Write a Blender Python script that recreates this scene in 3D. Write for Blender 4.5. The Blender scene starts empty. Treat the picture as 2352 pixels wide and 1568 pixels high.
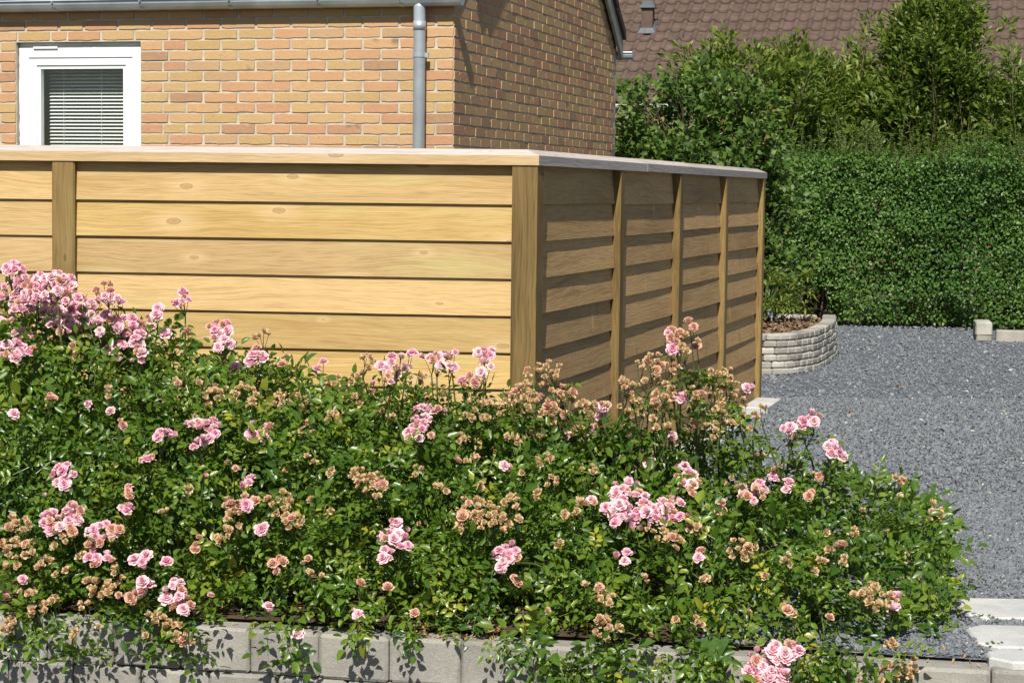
import bpy, math, random
import numpy as np
from mathutils import Vector, Matrix, noise

random.seed(11)
rng = np.random.default_rng(11)
R = math.radians
scn = bpy.context.scene
COL = scn.collection

# ------------------------------------------------------------------ camera
FPX, CU, CV, EYE = 4600.0, 1176.0, 784.0, 1.27      # focal length in photo units, image centre, eye height
PITCH, ROLL = math.atan(344 / FPX), R(0.65)
_r0, _u0 = Vector((1, 0, 0)), Vector((0, math.sin(PITCH), math.cos(PITCH)))
CF = Vector((0, math.cos(PITCH), -math.sin(PITCH)))
CR = math.cos(ROLL) * _r0 + math.sin(ROLL) * _u0
CUP = -math.sin(ROLL) * _r0 + math.cos(ROLL) * _u0
EYEP = Vector((0, 0, EYE))
cam_d = bpy.data.cameras.new('camera'); cam = bpy.data.objects.new('camera', cam_d); COL.objects.link(cam)
cam_d.sensor_fit = 'HORIZONTAL'; cam_d.sensor_width = 36; cam_d.lens = 36 * FPX / 2352
cam_d.clip_start = 0.1; cam_d.clip_end = 2000
cam.matrix_world = Matrix(((CR.x, CUP.x, -CF.x, 0), (CR.y, CUP.y, -CF.y, 0), (CR.z, CUP.z, -CF.z, EYE), (0, 0, 0, 1)))
scn.camera = cam

# ------------------------------------------------------------------ sky, sun, exposure
SUN_EL, SUN_AZ = R(46), R(186.8)                       # azimuth clockwise from +Y
wd = bpy.data.worlds.new('World'); scn.world = wd; wd.use_nodes = True
wn = wd.node_tree.nodes; bg = wn['Background']
sky = wn.new('ShaderNodeTexSky'); sky.sky_type = 'NISHITA'; sky.sun_disc = False
sky.sun_elevation = SUN_EL; sky.sun_rotation = SUN_AZ; sky.altitude = 20; sky.air_density = 1.0; sky.dust_density = 0.6
wd.node_tree.links.new(sky.outputs[0], bg.inputs[0]); bg.inputs[1].default_value = 0.062
sl = bpy.data.lights.new('sun', 'SUN'); sl.energy = 5.0; sl.angle = R(0.53); sl.color = (1, 0.95, 0.86)
so = bpy.data.objects.new('sun', sl); COL.objects.link(so)
SUN = Vector((math.sin(SUN_AZ) * math.cos(SUN_EL), math.cos(SUN_AZ) * math.cos(SUN_EL), math.sin(SUN_EL)))
so.rotation_euler = SUN.to_track_quat('Z', 'Y').to_euler(); so.location = (-3, -8, 12)
scn.view_settings.view_transform = 'Standard'; scn.view_settings.look = 'None'
scn.view_settings.exposure = 0.30; scn.view_settings.gamma = 1.0
scn.render.engine = 'CYCLES'
scn.cycles.max_bounces = 6; scn.cycles.diffuse_bounces = 3; scn.cycles.glossy_bounces = 3; scn.cycles.transmission_bounces = 4; scn.cycles.transparent_max_bounces = 8

# ------------------------------------------------------------------ measuring helpers
def ray(u, v):
    return CF + (u - CU) / FPX * CR - (v - CV) / FPX * CUP
def atY(u, v, Y):
    d = ray(u, v); return EYEP + d * (Y / d.y)
def atZ(u, v, z):
    d = ray(u, v); return EYEP + d * ((z - EYE) / d.z)
def atP(u, v, Q, n):
    d = ray(u, v); return EYEP + d * ((Q - EYEP).dot(n) / d.dot(n))

# ------------------------------------------------------------------ object helpers
WM = {}
def link(o, parent=None, loc=(0, 0, 0), rz=0.0, rot=None, scale=None):
    COL.objects.link(o)
    q = rot if rot is not None else Matrix.Rotation(rz, 3, 'Z')
    M = Matrix.Translation(Vector(loc)) @ q.to_4x4()
    if scale is not None:
        M = M @ Matrix.Diagonal((*scale, 1)) if hasattr(scale, '__len__') else M @ Matrix.Scale(scale, 4)
    WM[o.name] = M
    if parent is not None:
        o.parent = parent; o.matrix_parent_inverse = WM[parent.name].inverted()
    o.matrix_basis = M
    return o
def tag(o, label, cat, group=None):
    o['label'] = label; o['category'] = cat
    if group: o['group'] = group
    return o
def thing(name, label, cat, loc, group=None):
    o = bpy.data.objects.new(name, None); o.empty_display_size = 0.1
    link(o, None, loc); return tag(o, label, cat, group)
def structure(o): o['kind'] = 'structure'; return o
def stuff(o): o['kind'] = 'stuff'; return o
def mesh(name, V, F, mat=None, smooth=False):
    m = bpy.data.meshes.new(name); m.from_pydata([tuple(v) for v in V], [], [tuple(f) for f in F])
    if mat: m.materials.append(mat)
    if smooth: m.polygons.foreach_set('use_smooth', [True] * len(m.polygons))
    m.update(); return m
def obj(name, m, parent=None, loc=(0, 0, 0), rz=0.0, rot=None, scale=None):
    return link(bpy.data.objects.new(name, m), parent, loc, rz, rot, scale)

class MB:
    """collects shapes of ONE part"""
    def __init__(s): s.V = []; s.F = []
    def add(s, V, F):
        b = len(s.V); s.V += [tuple(v) for v in V]; s.F += [tuple(i + b for i in f) for f in F]; return s
    def box(s, x0, x1, y0, y1, z0, z1, ch=0.0):
        if ch <= 0:
            V = [(x, y, z) for z in (z0, z1) for y in (y0, y1) for x in (x0, x1)]
            return s.add(V, [(0, 2, 3, 1), (4, 5, 7, 6), (0, 1, 5, 4), (2, 6, 7, 3), (0, 4, 6, 2), (1, 3, 7, 5)])
        V, F = round_box((x1 - x0) / 2, (y1 - y0) / 2, (z1 - z0) / 2, ch, 0, None)
        c = ((x0 + x1) / 2, (y0 + y1) / 2, (z0 + z1) / 2)
        return s.add([(v[0] + c[0], v[1] + c[1], v[2] + c[2]) for v in V], F)
    def tube(s, pts, radii, n=6, cap=True):
        V, F = tube_geo(pts, radii, n, cap); return s.add(V, F)
    def mesh(s, name, mat, smooth=False): return mesh(name, s.V, s.F, mat, smooth)

def round_box(hx, hy, hz, ch, jit, rs, skew=0.0):
    """box with chamfered, optionally battered edges"""
    gx, gy, gz = [[-h, -h + ch, h - ch, h] for h in (hx, hy, hz)]
    idx, V, F = {}, [], []
    def vid(i, j, k):
        if (i, j, k) in idx: return idx[(i, j, k)]
        p = [gx[i], gy[j], gz[k]]
        ext = [i in (0, 3), j in (0, 3), k in (0, 3)]; c = sum(ext)
        if c >= 2:
            pull = ch * (0.42 if c == 2 else 0.55)
            for a, e in enumerate(ext):
                if e: p[a] -= math.copysign(pull, p[a])
        if rs is not None and jit:
            w = 1.0 if c >= 2 else 0.35
            p = [q + rs.uniform(-jit, jit) * w for q in p]
        idx[(i, j, k)] = len(V); V.append(tuple(p)); return idx[(i, j, k)]
    for a in range(3):
        for b in range(3):
            for e in (0, 3):
                q = [vid(a, b, e), vid(a + 1, b, e), vid(a + 1, b + 1, e), vid(a, b + 1, e)]
                F.append(q if e else q[::-1])
                q = [vid(a, e, b), vid(a + 1, e, b), vid(a + 1, e, b + 1), vid(a, e, b + 1)]
                F.append(q[::-1] if e else q)
                q = [vid(e, a, b), vid(e, a + 1, b), vid(e, a + 1, b + 1), vid(e, a, b + 1)]
                F.append(q if e else q[::-1])
    return V, F
def tube_geo(pts, radii, n=6, cap=True):
    pts = [Vector(p) for p in pts]; V, F = [], []
    if not hasattr(radii, '__len__'): radii = [radii] * len(pts)
    for i, p in enumerate(pts):
        t = (pts[min(i + 1, len(pts) - 1)] - pts[max(i - 1, 0)]).normalized()
        a = t.orthogonal().normalized() if abs(t.z) > 0.9 else t.cross(Vector((0, 0, 1))).normalized()
        if abs(t.z) > 0.9: a = Vector((1, 0, 0)); a = (a - t * a.dot(t)).normalized()
        b = t.cross(a)
        for k in range(n):
            w = 2 * math.pi * k / n; V.append(tuple(p + (a * math.cos(w) + b * math.sin(w)) * radii[i]))
    for i in range(len(pts) - 1):
        for k in range(n):
            F.append((i * n + k, i * n + (k + 1) % n, (i + 1) * n + (k + 1) % n, (i + 1) * n + k))
    if cap:
        F.append(tuple(range(n))[::-1]); F.append(tuple((len(pts) - 1) * n + k for k in range(n)))
    return V, F

def frames(x, z, s):
    """rotation-scale matrices (N,3,3) with first axis x and third axis near z"""
    x = x / np.linalg.norm(x, axis=1, keepdims=True)
    y = np.cross(z, x); y /= np.maximum(np.linalg.norm(y, axis=1, keepdims=True), 1e-6)
    z = np.cross(x, y)
    return np.stack([x, y, z], axis=2) * np.asarray(s).reshape(-1, 1, 1)
def scatter(name, sets, mat, smooth=False):
    """sets: list of (V, F(all tris/ngons), M(N,3,3), T(N,3), tone(N)) merged into one mesh with a 'tone' attribute"""
    co, lo, tot, tn = [], [], [], []; base = 0
    for V, F, M, T, tone in sets:
        n = len(T)
        if n == 0: continue
        V = np.asarray(V, float)
        P = np.einsum('nij,vj->nvi', M, V) + T[:, None, :]
        loops = np.array([i for f in F for i in f]); tots = np.array([len(f) for f in F])
        L = loops[None, :] + (np.arange(n) * len(V))[:, None] + base
        co.append(P.reshape(-1, 3)); lo.append(L.ravel()); tot.append(np.tile(tots, n))
        tn.append(np.repeat(np.asarray(tone, float), len(V))); base += n * len(V)
    co = np.concatenate(co); lo = np.concatenate(lo); tot = np.concatenate(tot); tn = np.concatenate(tn)
    m = bpy.data.meshes.new(name)
    m.vertices.add(len(co)); m.vertices.foreach_set('co', co.astype(np.float32).ravel())
    m.loops.add(len(lo)); m.loops.foreach_set('vertex_index', lo.astype(np.int32))
    st = np.concatenate([[0], np.cumsum(tot)[:-1]])
    m.polygons.add(len(tot)); m.polygons.foreach_set('loop_start', st.astype(np.int32))
    m.polygons.foreach_set('loop_total', tot.astype(np.int32))
    a = m.attributes.new('tone', 'FLOAT', 'POINT'); a.data.foreach_set('value', tn.astype(np.float32))
    m.polygons.foreach_set('use_smooth', np.full(len(tot), bool(smooth)))
    m.materials.append(mat); m.update(calc_edges=True); m.validate(); return m

# ------------------------------------------------------------------ material helpers
class NT:
    def __init__(s, name):
        s.m = bpy.data.materials.new(name); s.m.use_nodes = True
        s.t = s.m.node_tree; s.t.nodes.clear()
        s.out = s.n('ShaderNodeOutputMaterial')
    def n(s, ty, ins=None, **props):
        nd = s.t.nodes.new(ty)
        for k, v in props.items(): setattr(nd, k, v)
        for k, v in (ins or {}).items(): s.set(nd.inputs[k], v)
        return nd
    def set(s, sock, v):
        if isinstance(v, bpy.types.NodeSocket): s.t.links.new(v, sock)
        elif isinstance(v, bpy.types.Node): s.t.links.new(v.outputs[0], sock)
        else:
            if sock.type == 'RGBA' and len(v) == 3: v = (*v, 1)
            sock.default_value = v
    def math(s, op, a, b=0.5, c=0.5, clamp=False):
        nd = s.n('ShaderNodeMath', {0: a, 1: b, 2: c}, operation=op); nd.use_clamp = clamp; return nd.outputs[0]
    def mix(s, f, a, b, blend='MIX'):
        nd = s.n('ShaderNodeMix', data_type='RGBA', blend_type=blend)
        s.set(nd.inputs[0], f); s.set(nd.inputs[6], a); s.set(nd.inputs[7], b); return nd.outputs[2]
    def ramp(s, f, stops, interp='LINEAR'):
        nd = s.n('ShaderNodeValToRGB', {0: f}); cr = nd.color_ramp; cr.interpolation = interp
        while len(cr.elements) < len(stops): cr.elements.new(0.5)
        for e, (p, c) in zip(cr.elements, stops):
            e.position = p; e.color = (c, c, c, 1) if not hasattr(c, '__len__') else (*c, 1)
        return nd.outputs[0]
    def mapr(s, f, a, b, c=0.0, d=1.0):
        return s.n('ShaderNodeMapRange', {0: f, 1: a, 2: b, 3: c, 4: d}).outputs[0]
    def noise(s, vec, scale, detail=3, rough=0.55, dist=0.0):
        return s.n('ShaderNodeTexNoise', {'Vector': vec, 'Scale': scale, 'Detail': detail, 'Roughness': rough, 'Distortion': dist}).outputs[0]
    def objco(s): return s.n('ShaderNodeTexCoord').outputs['Object']
    def rnd(s): return s.n('ShaderNodeObjectInfo').outputs['Random']
    def tone(s): return s.n('ShaderNodeAttribute', attribute_name='tone').outputs['Fac']
    def scl(s, vec, v): return s.n('ShaderNodeVectorMath', {0: vec, 1: v}, operation='MULTIPLY').outputs[0]
    def addv(s, a, b): return s.n('ShaderNodeVectorMath', {0: a, 1: b}, operation='ADD').outputs[0]
    def bump(s, h, strength, dist=0.01):
        return s.n('ShaderNodeBump', {'Height': h, 'Strength': strength, 'Distance': dist}).outputs[0]
    def bsdf(s, color, rough=0.7, normal=None, spec=0.4, **kw):
        b = s.n('ShaderNodeBsdfPrincipled', {'Base Color': color, 'Roughness': rough, 'Specular IOR Level': spec})
        for k, v in kw.items(): s.set(b.inputs[k.replace('_', ' ')], v)
        if normal is not None: s.set(b.inputs['Normal'], normal)
        return b
    def done(s, sh): s.t.links.new(sh.outputs[0], s.out.inputs[0]); return s.m

def m_plain(name, col, rough=0.6, var=0.12, scale=8.0, spec=0.4, metal=0.0, bump=0.0):
    t = NT(name); c = t.objco(); nz = t.noise(c, scale, 5)
    d = tuple(x * (1 - var * 2) for x in col); l = tuple(min(1, x * (1 + var)) for x in col)
    k = t.ramp(nz, [(0.3, d), (0.7, l)])
    nm = t.bump(t.noise(c, scale * 6, 4), bump, 0.003) if bump else None
    return t.done(t.bsdf(k, rough, nm, spec, Metallic=metal))

def m_wood(name, light, dark, along='X', green=0.0, hue=0.0, knots=True, rough=0.75, streaks=False):
    t = NT(name); c = t.objco(); r = t.rnd()
    off = t.n('ShaderNodeCombineXYZ', {0: t.math('MULTIPLY', r, 41.3), 1: t.math('MULTIPLY', r, 17.7), 2: t.math('MULTIPLY', r, 29.1)}).outputs[0]
    p = t.addv(c, off)
    if along == 'Z':                       # put the grain axis first
        sp = t.n('ShaderNodeSeparateXYZ', {0: p}); p = t.n('ShaderNodeCombineXYZ', {0: sp.outputs[2], 1: sp.outputs[1], 2: sp.outputs[0]}).outputs[0]
    wob = t.noise(t.scl(p, (1.4, 3, 5)), 1.0, 2)
    wv = t.addv(p, t.n('ShaderNodeCombineXYZ', {0: 0.0, 1: 0.0, 2: t.math('MULTIPLY_ADD', wob, 0.09, -0.045)}).outputs[0])
    g1 = t.noise(t.scl(wv, (1.6, 60, 95)), 1.0, 5, 0.65)
    g2 = t.noise(t.scl(wv, (9, 160, 300)), 1.0, 3, 0.6)
    big = t.noise(t.scl(p, (1.1, 5, 7)), 1.0, 3)
    f = t.math('ADD', t.math('MULTIPLY', g1, 0.6), t.math('MULTIPLY', big, 0.5))
    k = t.ramp(f, [(0.38, dark), (0.56, light), (0.75, tuple(min(1, x * 1.10) for x in light))])
    k = t.mix(t.mapr(g2, 0.46, 0.72, 0, 0.6), k, tuple(x * 0.62 for x in dark))
    ti = t.mapr(r, 0, 1, 0.80, 1.12); tb = t.mapr(t.math('FRACT', t.math('MULTIPLY', r, 13.7)), 0, 1, 1 - 0.26 * hue, 1 + 0.1 * hue)
    k = t.mix(1.0, k, t.n('ShaderNodeCombineColor', {0: ti, 1: ti, 2: t.math('MULTIPLY', ti, tb)}).outputs[0], 'MULTIPLY')
    if green:
        gm = t.mapr(t.noise(t.scl(p, (1.6, 8, 11)), 1.0, 2), 0.56, 0.72, 0, green)
        k = t.mix(gm, k, (0.50, 0.46, 0.19))
    if knots:
        sq = t.n('ShaderNodeSeparateXYZ', {0: p}); vp = t.n('ShaderNodeCombineXYZ', {0: t.math('MULTIPLY', sq.outputs[0], 2.2), 1: t.math('MULTIPLY', sq.outputs[2], 5.2), 2: 0.0}).outputs[0]
        vn = t.n('ShaderNodeTexVoronoi', {'Vector': vp, 'Scale': 1.0, 'Randomness': 0.95}, voronoi_dimensions='2D'); vr = t.n('ShaderNodeSeparateColor', {0: vn.outputs['Color']}).outputs[0]
        vo = t.math('DIVIDE', t.math('MULTIPLY_ADD', t.noise(t.scl(p, (30, 30, 30)), 1.0, 2), 0.03, t.math('SUBTRACT', vn.outputs['Distance'], 0.015)), t.mapr(vr, 0.10, 1.0, 0.2, 1.2))
        halo = t.mapr(t.math('MULTIPLY_ADD', big, 0.3, t.math('SUBTRACT', vo, 0.15)), 0.05, 0.24, 0.55, 0); k = t.mix(halo, k, (min(1, light[0] * 1.14), min(1, light[1] * 1.2), light[2] * 1.45))
        ring = t.mapr(t.math('ABSOLUTE', t.math('SUBTRACT', vo, 0.048)), 0.0, 0.014, 0.65, 0)
        core = t.mapr(vo, 0.02, 0.06, 0.62, 0)
        kc = tuple(x * y for x, y in zip(dark, (0.62, 0.52, 0.5)))
        k = t.mix(core, k, tuple(x * 0.7 for x in dark)); k = t.mix(ring, k, kc)
    if streaks:                            # pale resin runs across rough-sawn boards
        sv = t.noise(t.scl(p, (14, 30, 2.2)), 1.0, 3); k = t.mix(t.mapr(sv, 0.66, 0.74, 0, 0.4), k, tuple(min(1, x * 1.45) for x in light))
        sv = t.noise(t.scl(t.addv(p, (7, 3, 1)), (16, 30, 1.6)), 1.0, 2); k = t.mix(t.mapr(sv, 0.66, 0.72, 0, 0.4), k, tuple(x * 0.5 for x in dark))
    nm = t.bump(t.math('ADD', g1, t.math('MULTIPLY', g2, 0.5)), 0.35, 0.004)
    return t.done(t.bsdf(k, rough, nm, 0.25))

def m_brick(name, attr, cols):
    t = NT(name); c = t.objco(); r = t.tone() if attr else t.rnd()
    p = t.addv(c, t.n('ShaderNodeCombineXYZ', {0: t.math('MULTIPLY', r, 61.0), 1: 0.0, 2: t.math('MULTIPLY', r, 23.0)}).outputs[0])
    k = t.ramp(r, cols)
    mo = t.noise(p, 9.0, 5, 0.6); k = t.mix(t.mapr(mo, 0.35, 0.75, 0.0, 0.5), k, t.mix(0.5, k, (0.62, 0.38, 0.16)))
    fine = t.noise(p, 110, 4, 0.7); k = t.mix(t.mapr(fine, 0.55, 0.8, 0, 0.55), k, (0.16, 0.09, 0.05))
    dk = t.math('MULTIPLY', t.mapr(t.noise(p, 6.5, 2), 0.60, 0.68, 0, 0.75), t.math('GREATER_THAN', t.math('FRACT', t.math('MULTIPLY', r, 7.31)), 0.72))
    k = t.mix(dk, k, (0.17, 0.12, 0.10))
    pale = t.mapr(t.noise(p, 22, 4), 0.6, 0.8, 0, 0.3); k = t.mix(pale, k, (0.66, 0.52, 0.36))
    nm = t.bump(t.math('ADD', t.noise(p, 60, 5, 0.65), t.math('MULTIPLY', fine, 0.4)), 0.6, 0.006)
    return t.done(t.bsdf(k, 0.9, nm, 0.15))

def m_stone(name, col, speck=0.25, rough=0.9, scale=1.0, obvar=0.12, stain=(0.22, 0.2, 0.15)):
    t = NT(name); c = t.objco(); r = t.rnd()
    p = t.addv(c, t.n('ShaderNodeCombineXYZ', {0: t.math('MULTIPLY', r, 53.0), 1: t.math('MULTIPLY', r, 31.0), 2: 0.0}).outputs[0])
    n1 = t.noise(p, 7 * scale, 5, 0.6); n2 = t.noise(p, 160 * scale, 3, 0.7); n3 = t.noise(p, 45 * scale, 4)
    k = t.ramp(n1, [(0.3, tuple(x * 0.78 for x in col)), (0.7, tuple(min(1, x * 1.12) for x in col))])
    k = t.mix(t.mapr(n3, 0.56, 0.78, 0, 0.35), k, stain)
    k = t.mix(t.mapr(n2, 0.60, 0.72, 0, speck), k, (0.72, 0.70, 0.64)); k = t.mix(t.mapr(n2, 0.40, 0.30, 0, speck * 1.6), k, (0.08, 0.08, 0.08))
    ti = t.mapr(r, 0, 1, 1 - obvar, 1 + obvar); k = t.mix(1.0, k, t.n('ShaderNodeCombineColor', {0: ti, 1: ti, 2: ti}).outputs[0], 'MULTIPLY')
    nm = t.bump(t.math('ADD', n2, n3), 0.5, 0.004)
    return t.done(t.bsdf(k, rough, nm, 0.2))

def m_leaf(name, stops, rough=0.4, spec=0.5, transl=0.28, attr=True, tl=None):
    t = NT(name); r = t.tone() if attr else t.rnd()
    k = t.ramp(r, stops)
    nz = t.noise(t.objco(), 30 if attr else 60, 3); k = t.mix(t.mapr(nz, 0.3, 0.7, 0.25, 0.0), k, (0.01, 0.03, 0.005))
    b = t.bsdf(k, rough, None, spec)
    tr = t.n('ShaderNodeBsdfTranslucent', {0: t.mix(0.5, k, tl or (0.16, 0.30, 0.02))})
    return t.done(t.n('ShaderNodeMixShader', {0: transl, 1: b.outputs[0], 2: tr.outputs[0]}))

def m_petal(name, base, tip, shift, transl=0.3, attr_w=1.0):
    t = NT(name); g = t.tone(); r = t.rnd()
    k = t.mix(g, base, tip); k = t.mix(t.mapr(r, 0, 1, 0, 0.6), k, shift)
    nz = t.noise(t.objco(), 220, 3); k = t.mix(t.mapr(nz, 0.55, 0.8, 0, 0.25), k, tuple(x * 0.6 for x in base))
    b = t.bsdf(k, 0.6, None, 0.2); tr = t.n('ShaderNodeBsdfTranslucent', {0: k})
    return t.done(t.n('ShaderNodeMixShader', {0: transl, 1: b.outputs[0], 2: tr.outputs[0]}))

M = {}
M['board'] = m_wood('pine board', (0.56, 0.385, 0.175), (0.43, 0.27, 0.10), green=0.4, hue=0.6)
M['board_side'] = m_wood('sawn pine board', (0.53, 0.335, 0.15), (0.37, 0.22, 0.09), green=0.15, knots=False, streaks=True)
M['post'] = m_wood('treated post', (0.25, 0.165, 0.06), (0.11, 0.07, 0.025), along='Z', green=0.1)
M['cap'] = m_wood('coping board', (0.54, 0.39, 0.215), (0.43, 0.295, 0.15))
M['cap_top'] = m_wood('coping board top', (0.54, 0.475, 0.43), (0.43, 0.38, 0.335), knots=False)
M['cap_grey'] = m_wood('weathered coping board', (0.47, 0.425, 0.385), (0.34, 0.305, 0.27), knots=False)
BC = [(0.0, (0.45, 0.31, 0.145)), (0.22, (0.50, 0.345, 0.175)), (0.42, (0.52, 0.325, 0.18)), (0.6, (0.505, 0.29, 0.165)), (0.78, (0.46, 0.25, 0.15)), (0.9, (0.34, 0.215, 0.135)), (1.0, (0.55, 0.37, 0.21))]
M['brick'] = m_brick('yellow brick', False, BC); M['brick_a'] = m_brick('yellow brick far', True, BC)
RC = [(0.0, (0.30, 0.07, 0.035)), (1.0, (0.40, 0.11, 0.05))]
M['redbrick'] = m_brick('red brick', True, RC)
M['mortar'] = m_plain('mortar', (0.52, 0.475, 0.40), 0.95, 0.15, 14, 0.1, bump=0.8)
M['zinc'] = m_plain('zinc', (0.47, 0.52, 0.57), 0.40, 0.14, 5, 0.5, metal=0.35)
M['white'] = m_plain('white paint', (0.80, 0.81, 0.82), 0.35, 0.02, 3, 0.5)
M['putty'] = m_plain('white sealant', (0.78, 0.78, 0.77), 0.6, 0.05, 20, 0.3)
M['grey_wood'] = m_plain('grey painted board', (0.30, 0.29, 0.25), 0.7, 0.15, 9, 0.3)
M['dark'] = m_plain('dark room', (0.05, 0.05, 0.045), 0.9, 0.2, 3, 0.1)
M['slat'] = m_plain('blind slat', (0.84, 0.85, 0.82), 0.4, 0.02, 3, 0.4)
M['roof_dark'] = m_plain('dark roof tile', (0.085, 0.055, 0.05), 0.8, 0.2, 6, 0.3)
M['lead'] = m_plain('lead', (0.10, 0.11, 0.12), 0.5, 0.2, 8, 0.5)
M['block'] = m_stone('concrete block', (0.31, 0.295, 0.26), 0.35, stain=(0.17, 0.15, 0.115))
M['paver'] = m_stone('planter stone', (0.37, 0.35, 0.305), 0.3, obvar=0.28)
M['slab'] = m_stone('pale concrete slab', (0.53, 0.525, 0.51), 0.2, stain=(0.36, 0.345, 0.31), obvar=0.06, scale=.8)
M['rock'] = m_stone('sandstone', (0.56, 0.40, 0.29), 0.1, stain=(0.36, 0.22, 0.14))
M['soil'] = m_plain('soil', (0.10, 0.07, 0.045), 1.0, 0.3, 12, 0.1, bump=1.0)
M['mulch'] = m_leaf('bark mulch', [(0, (0.10, 0.055, 0.03)), (0.5, (0.22, 0.13, 0.08)), (1, (0.36, 0.25, 0.17))], 0.9, 0.1, 0.0)
M['street'] = m_plain('asphalt', (0.06, 0.06, 0.06), 0.9, 0.2, 30, 0.2, bump=0.6)
M['lawn'] = m_plain('ground', (0.09, 0.10, 0.05), 1.0, 0.3, 4, 0.1)
M['stem'] = m_plain('rose stem', (0.12, 0.17, 0.045), 0.5, 0.25, 20, 0.4)
M['bark'] = m_plain('bark', (0.20, 0.15, 0.10), 0.9, 0.3, 20, 0.1)
ROSE = [(0.0, (0.040, 0.098, 0.013)), (0.35, (0.084, 0.165, 0.017)), (0.7, (0.145, 0.235, 0.022)), (0.93, (0.23, 0.30, 0.034)), (1.0, (0.44, 0.42, 0.04))]
M['rose_leaf'] = m_leaf('rose leaf', ROSE, 0.33, 0.5, 0.30)
M['rose_leaf_o'] = m_leaf('rose leaf single', ROSE, 0.33, 0.5, 0.30, attr=False)
M['hedge_leaf'] = m_leaf('hedge leaf', [(0, (0.035, 0.095, 0.020)), (0.5, (0.095, 0.20, 0.036)), (1, (0.18, 0.29, 0.06))], 0.45, 0.4, 0.25)
M['hazel_leaf'] = m_leaf('hazel leaf', [(0, (0.035, 0.08, 0.018)), (0.5, (0.09, 0.165, 0.028)), (0.95, (0.16, 0.24, 0.042)), (1, (0.25, 0.2, 0.05))], 0.5, 0.35, 0.25)
M['shrub_leaf'] = m_leaf('shrub leaf', [(0, (0.06, 0.11, 0.018)), (0.5, (0.15, 0.215, 0.032)), (0.9, (0.23, 0.275, 0.045)), (1, (0.26, 0.23, 0.05))], 0.42, 0.4, 0.34)
M['spike_leaf'] = m_leaf('lance leaf', [(0, (0.10, 0.18, 0.035)), (1, (0.32, 0.34, 0.07))], 0.4, 0.4, 0.25)
M['weed'] = m_leaf('weed leaf', [(0, (0.07, 0.15, 0.03)), (1, (0.13, 0.24, 0.04))], 0.5, 0.35, 0.3)
M['pink'] = m_petal('pink petal', (0.90, 0.35, 0.51), (0.95, 0.62, 0.71), (0.96, 0.79, 0.76))
M['fade'] = m_petal('fading petal', (0.74, 0.32, 0.29), (0.84, 0.56, 0.46), (0.74, 0.50, 0.29))
M['dry'] = m_petal('withered petal', (0.56, 0.37, 0.18), (0.76, 0.58, 0.36), (0.66, 0.46, 0.24), 0.3)
# gravel
def m_gravel():
    t = NT('gravel ground'); c = t.objco()
    v = t.n('ShaderNodeTexVoronoi', {'Vector': c, 'Scale': 62.0}); d = v.outputs['Distance']; col = v.outputs['Color']
    g = t.n('ShaderNodeSeparateColor', {0: col}).outputs[0]
    k = t.ramp(g, [(0, (0.118, 0.13, 0.152)), (0.6, (0.175, 0.192, 0.22)), (0.93, (0.23, 0.248, 0.275)), (0.985, (0.30, 0.30, 0.30)), (1, (0.42, 0.41, 0.39))])
    k = t.mix(t.mapr(t.noise(c, 1.3, 4), 0.35, 0.7, 0.0, 0.22), k, (0.22, 0.215, 0.20))
    h = t.math('ADD', t.math('MULTIPLY', d, -1.0), t.math('MULTIPLY', g, 0.5))
    return t.done(t.bsdf(k, 0.85, t.bump(h, 1.0, 0.02), 0.25))
M['gravel'] = m_gravel()
M['pebble'] = m_leaf('gravel stone', [(0, (0.155, 0.167, 0.186)), (0.6, (0.190, 0.204, 0.226)), (0.975, (0.232, 0.248, 0.27)), (0.985, (0.30, 0.27, 0.23)), (1, (0.55, 0.54, 0.51))], 0.8, 0.25, 0.0)
def m_tile():
    t = NT('brown roof tile'); c = t.objco(); r = t.rnd()
    p = t.addv(c, t.n('ShaderNodeCombineXYZ', {0: t.math('MULTIPLY', r, 71.0), 1: t.math('MULTIPLY', r, 19.0), 2: 0.0}).outputs[0])
    k = t.ramp(t.noise(p, 8, 5, 0.6), [(0.3, (0.085, 0.058, 0.046)), (0.7, (0.140, 0.098, 0.078))])
    k = t.mix(t.mapr(t.noise(p, 60, 4, 0.7), 0.55, 0.8, 0, 0.4), k, (0.10, 0.075, 0.065))
    k = t.mix(t.mapr(t.noise(p, 24, 2), 0.73, 0.76, 0, 0.9), k, (0.045, 0.04, 0.035))
    k = t.mix(t.mapr(t.noise(t.addv(p, (5, 9, 2)), 30, 1), 0.80, 0.82, 0, 0.9), k, (0.55, 0.53, 0.48))
    ti = t.mapr(r, 0, 1, 0.9, 1.1); k = t.mix(1.0, k, t.n('ShaderNodeCombineColor', {0: ti, 1: ti, 2: ti}).outputs[0], 'MULTIPLY')
    return t.done(t.bsdf(k, 0.85, t.bump(t.noise(p, 90, 4), 0.4, 0.005), 0.2))
M['tile'] = m_tile()
def m_glass():
    t = NT('window glass'); lw = t.n('ShaderNodeLayerWeight', {0: 0.5}); fr = t.n('ShaderNodeMath', {0: t.math('POWER', lw.outputs[1], 5.0), 1: 0.85, 2: 0.045}, operation='MULTIPLY_ADD')
    tr = t.n('ShaderNodeBsdfTransparent', {0: (0.965, 0.985, 0.98)}); gl = t.n('ShaderNodeBsdfGlossy', {'Color': (1, 1, 1), 'Roughness': 0.01})
    return t.done(t.n('ShaderNodeMixShader', {0: fr.outputs[0], 1: tr.outputs[0], 2: gl.outputs[0]}))
M['glass'] = m_glass()

# ================================================================== SETTING
def sheet(name, pts, z, mat):
    return structure(obj(name, mesh(name, [(x, y, z) for x, y in pts], [tuple(range(len(pts)))], mat)))
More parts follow.
